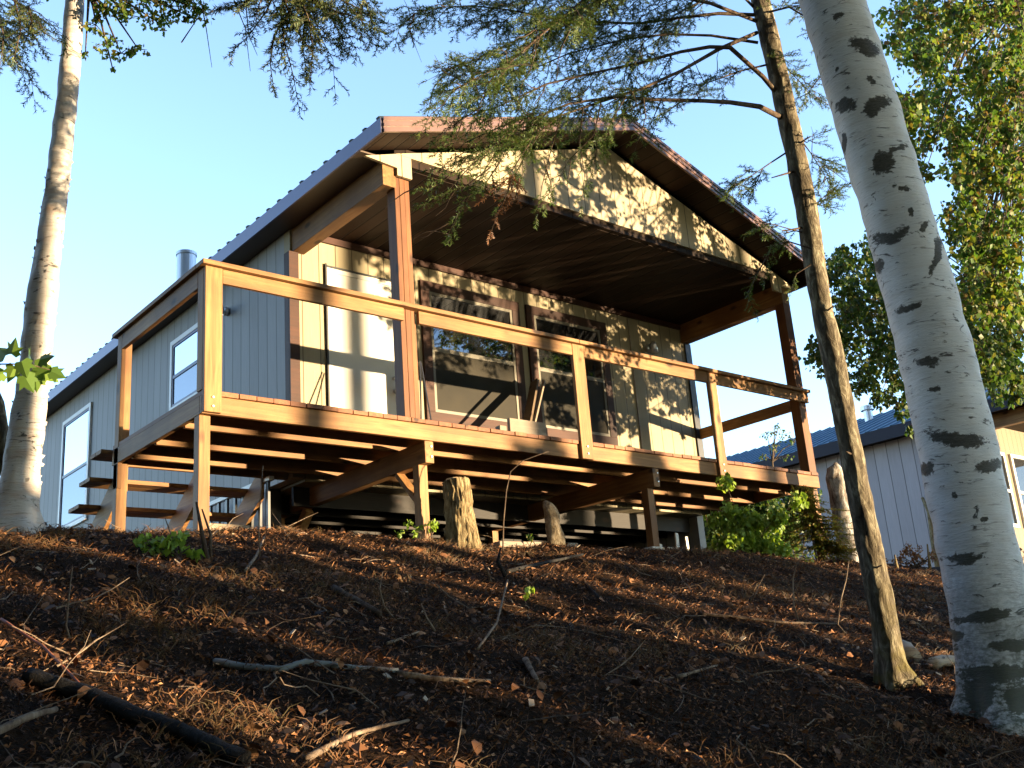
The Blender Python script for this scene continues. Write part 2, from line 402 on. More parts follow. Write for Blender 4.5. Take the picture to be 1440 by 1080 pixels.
def chip_gen():
    p = gpick()
    if not p: return None, None
    x, y = p
    if nz(x, y, 1.3, 9) < .0: return None, None
    s = random.uniform(.006, .02); a, b, n = orient(GN+Vector((random.gauss(0, .6), random.gauss(0, .6), 0)), random.uniform(0, 6.28))
    P = Vector((x, y, gz(x, y)+.016)); w = s*random.uniform(.25, .7)
    q = [P-a*s-b*w, P+a*s-b*w*.7, P+a*s*.8+b*w, P-a*s*.9+b*w*.8]
    return [tuple(v) for v in q]+[tuple(v+n*s*.2) for v in q], [(4, 5, 6, 7), (0, 1, 5, 4), (1, 2, 6, 5), (2, 3, 7, 6), (3, 0, 4, 7)]
kind(scatter(520, chip_gen).build('wood_chips', CHIPS), 'stuff')

# ------------------------------------------------------------------ the cabin
W, D, XH, ZC, RH = 7.77, 1.70, 1.67, 2.43, 1.03
XM = 4.70; XE, XE2 = 1.44, 7.96; YE = -.40; ZE, ZR = 2.565, 3.62; YB = 10.5; SL = (ZR-ZE)/(XM-XE); TH = .15
house = thing('cabin', 'cream sided cabin with brown trim and gabled porch roof beside the lumber deck', 'house', (XM, 5, -1.05))
w = MB(); w.box(XH, W-.02, D, D+.12, -.17, ZC+.01); w.build('front_wall', SX, house)
w = MB()
yb = YB-.25
w.prism([(XH, D+.55, -1.3), (XH, yb, -1.3), (XH, yb, ZC), (XH, D+.12, ZC), (XH, D+.12, -.17), (XH, D+.55, -.17)], (.12, 0, 0)); w.build('side_wall', SY, house, fix=True)
w = MB(); w.box(W-.14, W-.02, D+.12, yb, -1.3, ZC); w.build('side_wall', SY, house)
w = MB(); w.box(XH, W-.02, yb, yb+.12, -1.3, ZC); w.box(XH+.13, W-.16, D+.0, yb, -.17-.03, -.175); w.build('rear_wall', SX, house)
# ceiling of the porch and of the room (flat sheet)
w = MB(); w.box(XH+.10, W-.10, .06, D, ZC, ZC+.02); w.build('porch_ceiling', CEIL.m, house)
# gable pediment siding (in front of the post)
def rz(x): return ZR-TH-.035-SL*abs(x-XM)
zb = 2.505
xl = XM-(rz(XM)-zb)/SL; xr = 2*XM-xl
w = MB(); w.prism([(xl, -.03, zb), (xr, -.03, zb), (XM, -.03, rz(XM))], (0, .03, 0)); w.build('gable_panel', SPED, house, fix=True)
zt = rz(XE+.02)
for s in (1, -1):
    X = lambda v: v if s == 1 else 2*XM-v
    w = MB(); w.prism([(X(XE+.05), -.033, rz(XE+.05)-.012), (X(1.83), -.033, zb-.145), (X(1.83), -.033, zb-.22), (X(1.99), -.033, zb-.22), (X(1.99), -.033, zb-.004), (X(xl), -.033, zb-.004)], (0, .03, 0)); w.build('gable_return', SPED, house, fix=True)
# beams from the posts to the house
for s in (1, -1):
    x0 = XH+.02 if s == 1 else W-.16
    w = MB(); w.box(x0, x0+.14, 0.0, D-.002, 2.17, ZC-.003); w.build('porch_beam', WY, house, bevel=.004)
w = MB(); w.box(XH+.16, W-.16, .002, .058, ZC+.005, zb+.1); w.build('header_beam', CEIL.m, house)
# gable infill closing the attic above the ceiling at the wall line
# roof: two slabs
roof = None
def slope(x): return ZR-SL*abs(x-XM)
rb = MB()
for s in (1, -1):
    xe = XE if s == 1 else XE2
    a = [(xe, YE, slope(xe)), (XM, YE, ZR), (XM, YE, ZR-.03), (xe, YE, slope(xe)-.03)]
    rb.prism(a, (0, YB-YE, 0))
    y = YE+.05
    while y < YB:
        d = Vector((XM-xe, 0, ZR-slope(xe))).normalized(); up = Vector((-d.z, 0, d.x)) if s == 1 else Vector((d.z, 0, -d.x))
        p0 = Vector((xe, y, slope(xe)+.004))-d*.012; p1 = Vector((XM, y, ZR+.004))
        rb.beam(p0+up*.004, p1+up*.004, .045, .04, up=up); y += .2286
rb.beam((XM, YE-.01, ZR+.03), (XM, YB, ZR+.03), .24, .02)
roof = rb.build('roof', ROOF, house, fix=True)
# rake fascia (front) with ribs, eave fascia (sides), soffits
for s in (1, -1):
    xe = XE if s == 1 else XE2
    f = MB()
    for (o0, o1, yo) in ((0.0, .035, -.022), (.035, .062, -.014), (.062, .092, -.024), (.092, .118, -.014), (.118, .15, -.024)):
        f.prism([(xe, YE, slope(xe)-o0), (XM, YE, ZR-o0), (XM, YE, ZR-o1), (xe, YE, slope(xe)-o1)], (0, yo, 0))
    f.build('rake_fascia', FASC.m, roof, fix=True)
    f = MB(); sx = -1 if s == 1 else 1
    f.prism([(xe, YE, slope(xe)-.004), (xe, YE, slope(xe)-.15), (xe+sx*.02, YE, slope(xe)-.15), (xe+sx*.02, YE, slope(xe)-.004)], (0, YB-YE, 0))
    f.build('eave_fascia', FSIDE, roof, fix=True)
    sf = MB()                                                  # rake soffit
    zo = TH-.008
    sf.prism([(xe, YE+.002, slope(xe)-zo), (XM, YE+.002, ZR-zo), (XM, YE+.002, ZR-zo+.015), (xe, YE+.002, slope(xe)-zo+.015)], (0, .372, 0))
    sf.build('soffit', CEIL.m, roof, fix=True)
    sf = MB(); xi = XH+.02 if s == 1 else W-.02
    xa, xb = min(xe, xi), max(xe, xi)
    sf.box(xa+.002, xb, -.02, YB-.02, slope(xe)-TH+.004, slope(xe)-TH+.02)
    sf.build('soffit', plain('brown soffit panel', (.07, .045, .03), .5), roof)
# rear gable
w = MB(); w.prism([(XE+.2, YB-.15, ZC), (XE2-.2, YB-.15, ZC), (XM, YB-.15, ZR-.1)], (0, .1, 0)); w.build('rear_gable_panel', SX, house, fix=True)
# trims
w = MB(); w.box(XH-.01, XH+.14, D+.50, D+.548, -1.3, -.18); w.build('skirt_shade_strip', SHADEW, house)  # added dark strip, painted shade covering the bright end of the skirt
w = MB(); w.box(XH-.022, XH+.085, D-.022, D-.001, -.1, 2.17); w.box(XH-.023, XH-.001, D-.001, D+.085, -.1, 2.17); w.build('corner_trim', TRIM, house)
w = MB(); w.box(XH+.17, W-.17, D-.03, D-.001, ZC-.075, ZC-.004); w.build('ceiling_trim', TRIM, house)
w = MB(); w.box(W-.105, W+.004, D-.024, D-.001, -.1, 2.17); w.build('corner_trim', BLACK, house)
# darker siding panel seam at the right of the wall
w = MB(); w.box(6.58, 6.60, D-.012, D-.001, 0, ZC-.08); w.build('seam_strip', GREYB, house)
# door
dr = MB(); dr.box(2.13, 2.93, D-.018, D-.001, .02, 2.03); dr.box(2.08, 2.13, D-.026, D-.001, .02, 2.08); dr.box(2.93, 2.98, D-.026, D-.001, .02, 2.08); dr.box(2.13, 2.93, D-.026, D-.001, 2.03, 2.08)
door = dr.build('door', DOORM, house, bevel=.003)
k = MB(); k.tube([(2.87, D-.02, .84), (2.87, D-.05, .84), (2.87, D-.055, .84), (2.87, D-.09, .84), (2.87, D-.1, .84)], [.028, .015, .03, .03, .015], 14); k2 = MB(); k2.tube([(2.87, D-.02, .98), (2.87, D-.05, .98)], .024, 12)
k.build('handle', GALV, door, smooth=True); k2.build('lock', GALV, door, smooth=True)
w = MB(); w.box(2.062, 2.079, D-.03, D-.001, .02, 2.12); w.box(2.075, 3.0, D-.034, D-.001, 2.081, 2.10); w.build('door_surround', BLACK, house)
# windows on the front wall
def fwin(x0, x1, z0, z1, t, dark=False):
    tr = MB(); y0 = D-.03
    for b in ((x0, x1, z1-t, z1), (x0, x1, z0, z0+t), (x0, x0+t, z0+t, z1-t), (x1-t, x1, z0+t, z1-t)): tr.box(b[0], b[1], y0, D-.001, b[2], b[3])
    wn = tr.build('window', TRIM, house, bevel=.003)
    f = .035; a, b, c, d = x0+t, x1-t, z0+t, z1-t; zm = c+(d-c)*.52
    fr = MB()
    for q in ((a, b, d-f, d), (a, b, c, c+f), (a, a+f, c+f, d-f), (b-f, b, c+f, d-f), (a+f, b-f, zm-.03, zm+.02)): fr.box(q[0], q[1], y0+.008, D-.001, q[2], q[3])
    fr.build('frame', TAN, wn, bevel=.002)
    p = MB(); p.box(a+f, b-f, D-.008, D-.001, zm+.02, d-f); p.build('pane', GL1, wn)
    p = MB(); p.box(a+f, b-f, D-.014, D-.001, c+f, zm-.03); p.build('pane', SCR, wn)
fwin(3.26, 4.69, .56, 2.19, .115); fwin(4.80, 6.14, .56, 2.19, .115)
# windows on the side wall
def swin(y0, y1, z0, z1):
    x1 = XH-.001; f = .06; tr = MB()
    for b in ((y0, y1, z1-f, z1), (y0, y1, z0, z0+f), (y0, y0+f, z0+f, z1-f), (y1-f, y1, z0+f, z1-f)): tr.box(XH-.03, x1, b[0], b[1], b[2], b[3])
    wn = tr.build('window', WHITE, house, bevel=.003); g = .03; zm = (z0+z1)/2-.02
    fr = MB()
    for b in ((y0+f, y1-f, z1-f-g, z1-f), (y0+f, y1-f, z0+f, z0+f+g), (y0+f, y0+f+g, z0+f+g, z1-f-g), (y1-f-g, y1-f, z0+f+g, z1-f-g), (y0+f+g, y1-f-g, zm-.02, zm+.02)): fr.box(XH-.022, x1, b[0], b[1], b[2], b[3])
    fr.build('frame', plain('dark blue window sash', (.05, .045, .10), .4), wn)
    for a, b, mm in ((zm+.02, z1-f-g, GL2), (z0+f+g, zm-.02, GL3)):
        p = MB(); p.box(XH-.012, x1, y0+f+g, y1-f-g, a, b); p.build('pane', mm, wn)

swin(3.55, 4.65, 1.22, 2.12); swin(7.42, 8.62, .45, 2.12)
# side wall light bracket, front wall light
w = MB(); w.tube([(XH-.001, 3.12, 2.0), (XH-.05, 3.12, 2.0)], .05, 14); w.tube([(XH-.05, 3.12, 2.0), (XH-.11, 3.09, 1.97), (XH-.14, 3.02, 2.0)], .018, 8); w.tube([(XH-.14, 3.02, 2.03), (XH-.14, 3.02, 1.93)], [.03, .055], 14); w.build('side_lamp', GALV, house, smooth=True)
w = MB(); w.tube([(6.93, D-.001, 1.98), (6.93, D-.04, 1.98)], .055, 14); w.tube([(6.93, D-.04, 1.98), (6.93, D-.1, 1.99)], .02, 8); w.tube([(6.93, D-.1, 2.04), (6.93, D-.1, 1.9)], [.03, .055], 14); w.build('porch_lamp', GALV, house, smooth=True)
# chimney vent
pb = at(262, 372, 14.); w = MB(); w.tube([(pb.x, pb.y, 2.75), (pb.x, pb.y, pb.z+.12)], .125, 28); w.tube([(pb.x, pb.y, pb.z+.12), (pb.x, pb.y, pb.z+.16)], .135, 28); w.build('vent_pipe', GALV, house, smooth=False)
# floor framing under the house
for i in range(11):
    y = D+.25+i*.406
    w = MB(); w.box(XH+.14, W-.16, y, y+.038, -.19-.2, -.203); w.build('floor_joist', SHADEW, house)

# ------------------------------------------------------------------ the deck
deck = thing('deck', 'unfinished lumber deck with open railing raised on posts in front of the cabin', 'deck', (0, 0, 0))
ZR_ = -.178
b = MB(); x = .004; 
while x < W-.02:
    x1 = min(x+.139, W-.002)
    b.box(x, x1, -.012-random.uniform(0, .012), D-.004 if x > XH-.1 else D+.13, -.036, random.uniform(-.003, .003)); x += .1435
DB = wood('reddish deck boards', 1, (.24, .11, .045), (.13, .045, .02))
b.build('deck_boards', DB, deck, bevel=.003)
def part(nm, args, mat, par=deck, bev=.004):
    w = MB(); w.box(*args); return w.build(nm, mat, par, bevel=bev)
LB = D+.13
part('rim_joist', (0, 3.868, 0, .038, ZR_, -.038), WX); part('rim_joist', (3.872, W, 0, .038, ZR_, -.038), WX)
part('rim_joist', (0, .038, .04, LB, ZR_, -.038), WY); part('rim_joist', (W-.038, W, .04, LB, ZR_, -.038), WY)
part('rim_joist', (.04, XH, LB-.038, LB, ZR_, -.038), WX)
for y in (.39, .95, 1.45): part('joist', (.04, W-.04, y, y+.038, ZR_-.012, -.038), WX)
for x0 in (2.03, 4.86):
    part('beam', (x0-.045, x0+.045, -.025, 6.2, ZR_-.205, ZR_-.014), WY)
# ground posts below
def lpost(x0, x1, y0, y1, top=ZR_-.014, mat=WZ): return part('post', (x0, x1, y0, y1, -1.35, top), mat)
lpost(0.0, .089, .045, .134, ZR_-.002); lpost(0.0, .089, LB-.13, LB-.041, ZR_-.002); lpost(W-.09, W, .045, .134, ZR_-.002)
for x0 in (2.03, 4.86):
    for y0 in (.06, 2.6): lpost(x0-.06, x0+.03, y0, y0+.089, ZR_-.206)
w = MB(); w.beam((2.03, 2.65, -1.0), (2.03, 2.05, -.40), .085, .085, up=(1, 0, 0)); w.build('brace', WY, deck, bevel=.003)
w = MB(); w.beam((2.03, .12, -.72), (2.03, .44, -.39), .04, .085, up=(1, 0, 0)); w.build('brace', WY, deck, bevel=.003)
# railing
CP = .14
part('rail_post', (0, CP, -.04, -.002, ZR_+.005, RH-.040), WZ); part('rail_post', (.0, .038, .0, .10, .006, RH-.040), WZ)
part('rail_post', (0, .038, LB-.14, LB-.04, -.40, RH-.040), WZ); part('rail_post', (.04, .13, LB-.038, LB, -.40, RH-.040), WZ)
for x0, x1 in ((3.83, 3.985), (5.88, 6.02)): part('rail_post', (x0, x1, -.04, -.002, ZR_-.004, RH-.042), WZ)
def rp(x0, s):                                               # full-height roof posts
    p = part('roof_post', (x0, x0+.089, .042, .131, .006, 2.17), WPZ)
    return p

w = MB()
for a_, b_, c_ in ((1.815, 1.866, .002), (1.868, 1.922, .0), (1.924, 1.975, .003)): w.box(a_, b_, c_, .13, .005, zb-.225)
w.build('roof_post', WPZ, deck, bevel=.003)
part('roof_post', (W-.16, W-.02, .0, .13, .005, 2.17), WPZ)
for bx in (.07, 3.905, 5.95):
    for bz in (-.06, -.13):
        w = MB(); w.tube([(bx, -.041, bz), (bx, -.050, bz)], .0085, 10); w.build('bolt', GALV, deck)
for bx in (2.03, 4.86):
    for bz in (ZR_-.06, ZR_-.15): w = MB(); w.tube([(bx+.02, -.0255, bz), (bx+.02, -.033, bz)], .008, 10); w.build('bolt', GALV, deck)
# top rails: cap + board below
cz = RH
part('rail_cap', (-.035, 3.9, -.075, .065, cz-.038, cz), WX); part('rail_cap', (3.904, W+.01, -.075, .065, cz-.038, cz), WX)
part('rail_cap', (-.035, .105, .068, LB+.02, cz-.038, cz), WY)
for a, c2 in ((CP+.002, 1.828), (1.984, 3.828), (3.988, 5.878), (6.024, W+.0)): part('rail', (a, c2, -.036, -.001 if a < 1 or True else 0, cz-.16, cz-.042), WX)
part('rail', (.0, .036, .104, LB-.142, cz-.18, cz-.04), WY)
part('rail', (W-.05, W-.014, .135, D-.03, .42+.40, .96), WY)
part('rail', (W-.05, W-.014, D-.14, D-.032, .3, .5), WY) if False else None
# ------------------------------------------------------------------ stairs at the back of the wrap-around deck
st = thing('wooden_stairs', 'open wooden stairs with plank treads going down behind the left end of the deck', 'stairs', (.8, LB, -1.05))
for i in range(4):
    z = -.03-.19*i; y0 = LB+.02+.26*i
    w = MB(); w.box(-.09, 1.5, y0, y0+.135, z-.038, z, 0); w.box(-.09, 1.5, y0+.14, y0+.275, z-.038, z); w.build('tread', WX, st, bevel=.004)
for x0 in (.10, .80, 1.40):
    w = MB(); w.prism([(x0, LB+.0, -.07), (x0, LB, -.36), (x0, LB+1.2, -1.15), (x0, LB+1.2, -.84)], (.038, 0, 0)); w.build('stringer', WY, st, fix=True)

# small stair railing beyond the stairs
hr = thing('handrail', 'small white handrail with dark balusters seen beneath the deck near the cabin wall', 'handrail', (1.6, 3, -1.05))
a = onp(232, 748, 0, 1.45); bq = onp(378, 680, 0, 1.45); c0 = onp(245, 752, 0, 1.45)
w = MB(); w.beam(onp(268, 722, 0, 1.45), onp(382, 672, 0, 1.45), .05, .04); w.build('rail', WHITE, hr)
w = MB(); w.beam(onp(236, 768, 0, 1.45), onp(300, 738, 0, 1.45), .05, .05); w.build('rail', WHITE, hr)
for i in range(9):
    q = onp(285+i*11.5, 716-i*5, 0, 1.45); w = MB(); w.box(q.x-.012, q.x+.012, q.y-.02, q.y+.02, -1.1, q.z-.01); w.build('baluster', BLACK, hr)

# ------------------------------------------------------------------ loose things on the deck
def lean(nm, px0, px1, y0, y1, wdt, th, mat, label, cat, group=None):
    a = onp(*px0, 1, y0); b = onp(*px1, 1, y1); w = MB(); w.beam(a, b, wdt, th, up=(0, 1, 0)); return tag(w.build(nm, mat, bevel=.003), label, cat, group)
lean('board', (733, 640), (752, 536), .9, 1.5, .03, .12, PLYW, 'dark weathered board leaning on the wall between the two front windows', 'board')
lean('board', (741, 640), (765, 536), .7, 1.2, .022, .035, GREYB, 'pale thin board standing beside the dark leaning board', 'board')
lean('metal_rod', (593, 640), (591, 508), .5, .8, .012, .012, BLACK, 'thin dark upright rod beside the middle roof post', 'rod')
lean('metal_rod', (615, 640), (592, 510), .5, .81, .012, .012, BLACK, 'thin dark rod leaning slantwise at the left front window', 'rod')
w = MB(); w.box(3.02, 3.47, .05, .09, .004, .15); tag(w.build('board', GREYB, bevel=.003), 'pale board standing on edge at the front of the deck below the first window', 'board')
w = MB(); w.box(2.88, 2.96, .03, .10, .004, .06); tag(w.build('wood_block', GREYB, bevel=.004), 'small pale wood block lying at the front edge of the deck', 'block')

# ------------------------------------------------------------------ neighbour house
nb = thing('neighbour_house', 'pale cabin with blue metal roof standing beyond the right end of the deck', 'house', (21, 6, -1.05))
NX, NY = 17.3, 2.6; NW = 6.2; NZ = 2.42; ne = NX-.35; ns = .36; nm = NX+NW/2
nz_e = NZ+.02
w = MB(); w.box(NX, NX+.12, NY, NY+9, -1.6, NZ); w.build('side_wall', NSY, nb)
w = MB(); w.box(NX+.13, NX+NW, NY, NY+.12, -1.6, NZ); w.build('front_wall', NSX, nb)
rb = MB()
for s in (1, -1):
    xe = ne if s == 1 else 2*nm-ne
    zr = nz_e+.2+(nm-ne)*ns
    rb.prism([(xe, NY-2.2, nz_e+.2), (nm, NY-2.2, zr), (nm, NY-2.2, zr-.04), (xe, NY-2.2, nz_e+.16)], (0, 11.6, 0))
    y = NY-2.1
    while y < NY+9.3 and s == 1:
        d = Vector((nm-xe, 0, zr-nz_e-.2)).normalized(); rb.beam(Vector((xe, y, nz_e+.21)), Vector((nm, y, zr+.01)), .05, .035, up=Vector((-d.z, 0, d.x))); y += .3
nr = rb.build('roof', NROOF, nb, fix=True)
w = MB(); w.box(ne-.02, ne, NY-2.2, NY+9.4, nz_e-.06, nz_e+.2); w.build('fascia', NFASC, nr)
w = MB(); w.box(ne+.002, NX, NY-2.2, NY+9.4, nz_e-.02, nz_e); w.box(NX+.0, NX+NW, NY-2.2, NY-.002, nz_e-.02, nz_e); w.build('soffit', CEIL.m, nr)
w = MB(); w.box(NX, NX+.15, NY-2.1, NY-.01, NZ-.28, nz_e-.024); w.build('porch_beam', WY, nb)
w = MB(); w.box(NX, NX+.12, NY-2.1, NY-1.98, -1.6, NZ-.285); w.build('porch_post', WZ, nb)
def nwin(x0, x1, z0, z1):
    t = .07; w = MB()
    for q in ((x0, x1, z1-t, z1), (x0, x1, z0, z0+t), (x0, x0+t, z0+t, z1-t), (x1-t, x1, z0+t, z1-t), (x0+t, x1-t, (z0+z1)/2-.06, (z0+z1)/2)): w.box(q[0], q[1], NY-.05, NY-.001, q[2], q[3])
    wn = w.build('window', WHITE, nb); p = MB(); p.box(x0+t, x1-t, NY-.015, NY-.002, z0+t, z1-t); p.build('pane', GL1, wn)
nwin(17.5, 18.42, .3, 1.85); nwin(18.68, 19.6, .3, 1.85)
q = onp(1224, 600, 0, 19.4)
w = MB(); w.tube([(19.4, q.y, 2.6), (19.4, q.y, q.z+.45)], .10, 16); w.tube([(19.4, q.y, q.z+.40), (19.4, q.y, q.z+.50)], .16, 16); w.build('chimney_pipe', GALV, nb, smooth=False)

# ------------------------------------------------------------------ trees
def trunk(nm, pts, base, mat, par, seg=28, rings=60, wob=.08, extra=None, smooth=True, fur=0., flare=0.):
    """pts: (px, py, width px) up the trunk, surveyed on the upright plane through its base"""
    P = []; Rr = []
    for px, py, wd in pts:
        q = onv(px, py, base); P.append(q); Rr.append(wd/FPX*(q-C).dot(FW)/2)
    n = len(P); PP = []; RR = []
    for i in range(rings+1):
        u = i/rings*(n-1); k = min(int(u), n-2); f = u-k
        p0, p1, p2, p3 = P[max(k-1, 0)], P[k], P[k+1], P[min(k+2, n-1)]
        PP.append(.5*((2*p1)+(p2-p0)*f+(2*p0-5*p1+4*p2-p3)*f*f+(3*p1-p0-3*p2+p3)*f**3)); RR.append(Rr[k]*(1-f)+Rr[k+1]*f)
    w = MB(); w.tube(PP, RR, seg, wob, fur=fur)
    if extra: extra(w)
    if flare:
        z0 = gz(PP[0].x, PP[0].y) if abs(P[0].x-base[0]) < .6 else base[2]; z0 = gz(base[0], base[1])
        for i in range(rings+1):
            hgt = PP[i].z-z0
            if hgt > .45: break
            for j in range(seg):
                v = Vector(w.v[i*seg+j]); d = v-PP[i]; th = math.atan2(d.y, d.x)
                k = flare*math.exp(-max(hgt, -.02)/.11)*(.55+.45*math.cos(th*5+1.3)+.4*noise.noise(Vector((math.cos(th)*2, math.sin(th)*2, 3))))
                w.v[i*seg+j] = tuple(PP[i]+d*(1+max(0, k)))
    return w.build(nm, mat, par, smooth=smooth), PP, RR

class Crown:
    def __init__(s): s.w = MB(); s.V = []; s.F = []
    def needle_twig(s, a, b, per=300, nl=.014, nw=.0016, flat=.0):
        a = Vector(a); b = Vector(b); L = (b-a).length; n = max(4, int(L*per)); t = (b-a)/L
        sd = t.cross(Vector((random.gauss(0, .25), random.gauss(0, .25), 1))).normalized(); up = sd.cross(t)
        for i in range(n):
            u = (i+random.random())/n; o = a+t*L*u
            th = random.choice((0, math.pi))+random.gauss(0, .55); o2 = sd*math.cos(th)+up*math.sin(th)
            l = nl*random.uniform(.7, 1.2); tip = o+(o2*.85+t*.55).normalized()*l; q = t*nw
            k = len(s.V); s.V += [tuple(o-q), tuple(o+q), tuple(tip+q*.5)]; s.F.append((k, k+1, k+2))
        s.w.tube([a, b], [.0013, .0006], 3, cap=False)
    def spray(s, pts, r0=.006, ln=(.10, .22), step=.035, per=280, nl=.014, nw=.0016, skip=.1, start=.0):
        """a leafy branch: side twigs alternate along pts"""
        pts = [Vector(p) for p in pts]; s.w.tube(pts, [r0*(1-.8*i/(len(pts)-1)) for i in range(len(pts))], 5, cap=False)
        tot = sum((pts[i+1]-pts[i]).length for i in range(len(pts)-1)); d = start*tot; sg = 1
        while d < tot:
            u = d; i = 0
            while i < len(pts)-2 and u > (pts[i+1]-pts[i]).length: u -= (pts[i+1]-pts[i]).length; i += 1
            t = (pts[i+1]-pts[i]).normalized(); o = pts[i]+t*u
            sd = t.cross(Vector((random.gauss(0, .3), random.gauss(0, .3), 1)))
            sd = sd.normalized() if sd.length > .05 else Vector((1, 0, 0))
            if random.random() > skip:
                l = random.uniform(*ln)*(1-.55*d/tot); dr = (t*.75+sd*sg*.8+Vector((0, 0, random.uniform(-.35, .1)))).normalized()
                e = o+dr*l; s.needle_twig(o, e, per, nl, nw)
                if l > .1:
                    for q in (.35, .6):
                        s2 = dr.cross(Vector((0, 0, 1))).normalized()*random.choice((-1, 1)); o3 = o+dr*l*q; s.needle_twig(o3, o3+(dr*.7+s2*.7+Vector((0, 0, random.uniform(-.3, .1)))).normalized()*l*.45, per, nl, nw)
            sg = -sg; d += step*random.uniform(.7, 1.4)
        s.needle_twig(pts[-1], pts[-1]+(pts[-1]-pts[-2]).normalized()*.05, per, nl, nw)
    def limb(s, pts, r0, sec=(.25, .6), step=.06, start=.25, droop=.25, skip=.1, **kw):
        pts = [Vector(p) for p in pts]; k = len(pts)
        s.w.tube(pts, [max(r0*(1-.85*i/(k-1)), .002) for i in range(k)], 7, .15, cap=False)
        tot = sum((pts[i+1]-pts[i]).length for i in range(k-1)); d = start*tot; sg = 1
        while d < tot:
            u = d; i = 0
            while i < k-2 and u > (pts[i+1]-pts[i]).length: u -= (pts[i+1]-pts[i]).length; i += 1
            t = (pts[i+1]-pts[i]).normalized(); o = pts[i]+t*u; sd = t.cross(Vector((random.gauss(0, .25), random.gauss(0, .25), 1))).normalized()
            if random.random() > skip:
                l = random.uniform(*sec)*(1-.5*d/tot); dr = (t*.65+sd*sg*.8).normalized(); q = [o]
                for j in range(1, 5): q.append(o+dr*l*j/4+Vector((random.gauss(0, .012), random.gauss(0, .012), -droop*l*(j/4)**2+random.gauss(0, .012))))
                s.spray(q, .004, **kw)
            sg = -sg; d += step*random.uniform(.6, 1.5)
        s.spray(pts[-2:], .003, **kw)
    def leaves(s, c, r, n, size=.03, tw=True):
        c = Vector(c)
        for _ in range(n):
            d = Vector((random.gauss(0, 1), random.gauss(0, 1), random.gauss(0, 1))); d = d.normalized()*r*random.random()**.45
            P = c+d; P.z -= r*.1; l = size*random.uniform(.6, 1.25)
            a = Vector((random.gauss(0, .6), random.gauss(0, .6), -1+random.gauss(0, .6))).normalized(); b = a.cross(Vector((random.gauss(0, 1), random.gauss(0, 1), random.gauss(0, .4)))).normalized(); nn = a.cross(b)
            k = len(s.V); s.V += [tuple(P), tuple(P+a*l*.45+b*l*.42), tuple(P+a*l*1.05+nn*l*.12), tuple(P+a*l*.45-b*l*.42)]; s.F += [(k, k+1, k+2), (k, k+2, k+3)]
    def clump(s, c, r, n, size=.03, src=None, twigs=6):
        c = Vector(c)
        if src is not None:
            src = Vector(src); mid = (src+c)/2+Vector((0, 0, .12*(src-c).length)); s.w.tube([src, mid, c], [.012, .008, .004], 5, cap=False)
        for _ in range(twigs):
            d = Vector((random.gauss(0, 1), random.gauss(0, 1), random.gauss(0, .8))).normalized()*r
            e = c+d*random.uniform(.6, 1.05); s.w.tube([c, c+d*.5+Vector((0, 0, .05*r)), e], [.004, .003, .0015], 3, cap=False)
            s.leaves(e-d*.25, r*.42, n//twigs, size)
    def build(s, par, mat, wmat=None, nm='crown'):
        b = MB(); b.v = s.V; b.f = s.F; b.mi = [0]*len(s.F)
        o = b.build(nm, mat, par)
        if s.w.v: s.w.build('branches', wmat or TWIG, par, smooth=True)
        return o

# --- big leaning birch, right foreground
bb = gh(1405, 1010)
big = thing('birch_tree', 'thick leaning white birch with black bark scars in the right foreground', 'tree', tuple(bb))
bt, PP, RR = trunk('trunk', [(1452, 1180, 135), (1436, 1090, 128), (1418, 1010, 112), (1402, 924, 108), (1387, 840, 107), (1354, 670, 106), (1316, 500, 101), (1268, 324, 92), (1226, 185, 90), (1170, 0, 87), (1112, -200, 82), (1060, -420, 76), (1020, -640, 66)], bb, BIRCH, big, 84, 330, .05, flare=.55)
scars = [(1345, 617, 42, 11, .16), (1392, 655, 20, 9, -.3), (1305, 658, 10, 10, 0), (1360, 787, 22, 8, -.2), (1192, 149, 14, 12, 0), (1215, 68, 20, 11, .5), (1182, 20, 9, 3, 0), (1245, 232, 18, 16, .6), (1252, 330, 26, 8, -.35), (1237, 376, 8, 9, 0), (1276, 432, 18, 6, -.4), (1304, 510, 16, 6, -.3), (1186, 205, 4, 14, 0), (1232, 150, 12, 22, .9), (1282, 300, 4, 4, 0), (1300, 322, 5, 10, .4),
         (1318, 362, 6, 30, .35), (1262, 210, 12, 4, 0), (1385, 868, 40, 7, -.1), (1420, 905, 30, 8, 0), (1400, 950, 50, 14, 0), (1345, 893, 12, 9, 0), (1375, 980, 20, 24, 0), (1430, 985, 24, 18, .2), (1315, 548, 10, 3, 0), (1340, 700, 5, 4, 0), (1385, 728, 6, 4, 0), (1270, 262, 10, 3, 0), (1225, 110, 8, 4, 0.5), (1178, 95, 6, 2, 0)]
me = bt.data; sc = me.attributes.new('scar', 'FLOAT', 'POINT'); lo = me.attributes.new('low', 'FLOAT', 'POINT'); sv = []; lv = []
for v in me.vertices:
    x, y = proj(v.co); f = 0.
    fr = (v.co-C).dot(FW) < ((min(PP, key=lambda q: abs(q.z-v.co.z))-C).dot(FW)+.06)
    if fr:
        q8 = v.co*7; x += 9*noise.noise(q8); y += 7*noise.noise(q8+Vector((9, 3, 1)))+3*noise.noise(v.co*26)
        for sx, sy, rx, ry, an in scars:
            dx, dy = x-sx, y-sy
            if abs(dx) > 80 or abs(dy) > 60: continue
            u = dx*math.cos(an)+dy*math.sin(an); w_ = -dx*math.sin(an)+dy*math.cos(an)+(dx/rx)**2*ry*.35 if rx > 18 else -dx*math.sin(an)+dy*math.cos(an)
            e = 1-((u/rx)**2+(w_/ry)**2)*.5; f = max(f, e)
    elif noise.noise(v.co*3.1) > .45: f = .8
    sv.append(f); lv.append(min(1, max(0, (-1.75-v.co.z)/.8)))
sc.data.foreach_set('value', sv); lo.data.foreach_set('value', lv)
cr = Crown()
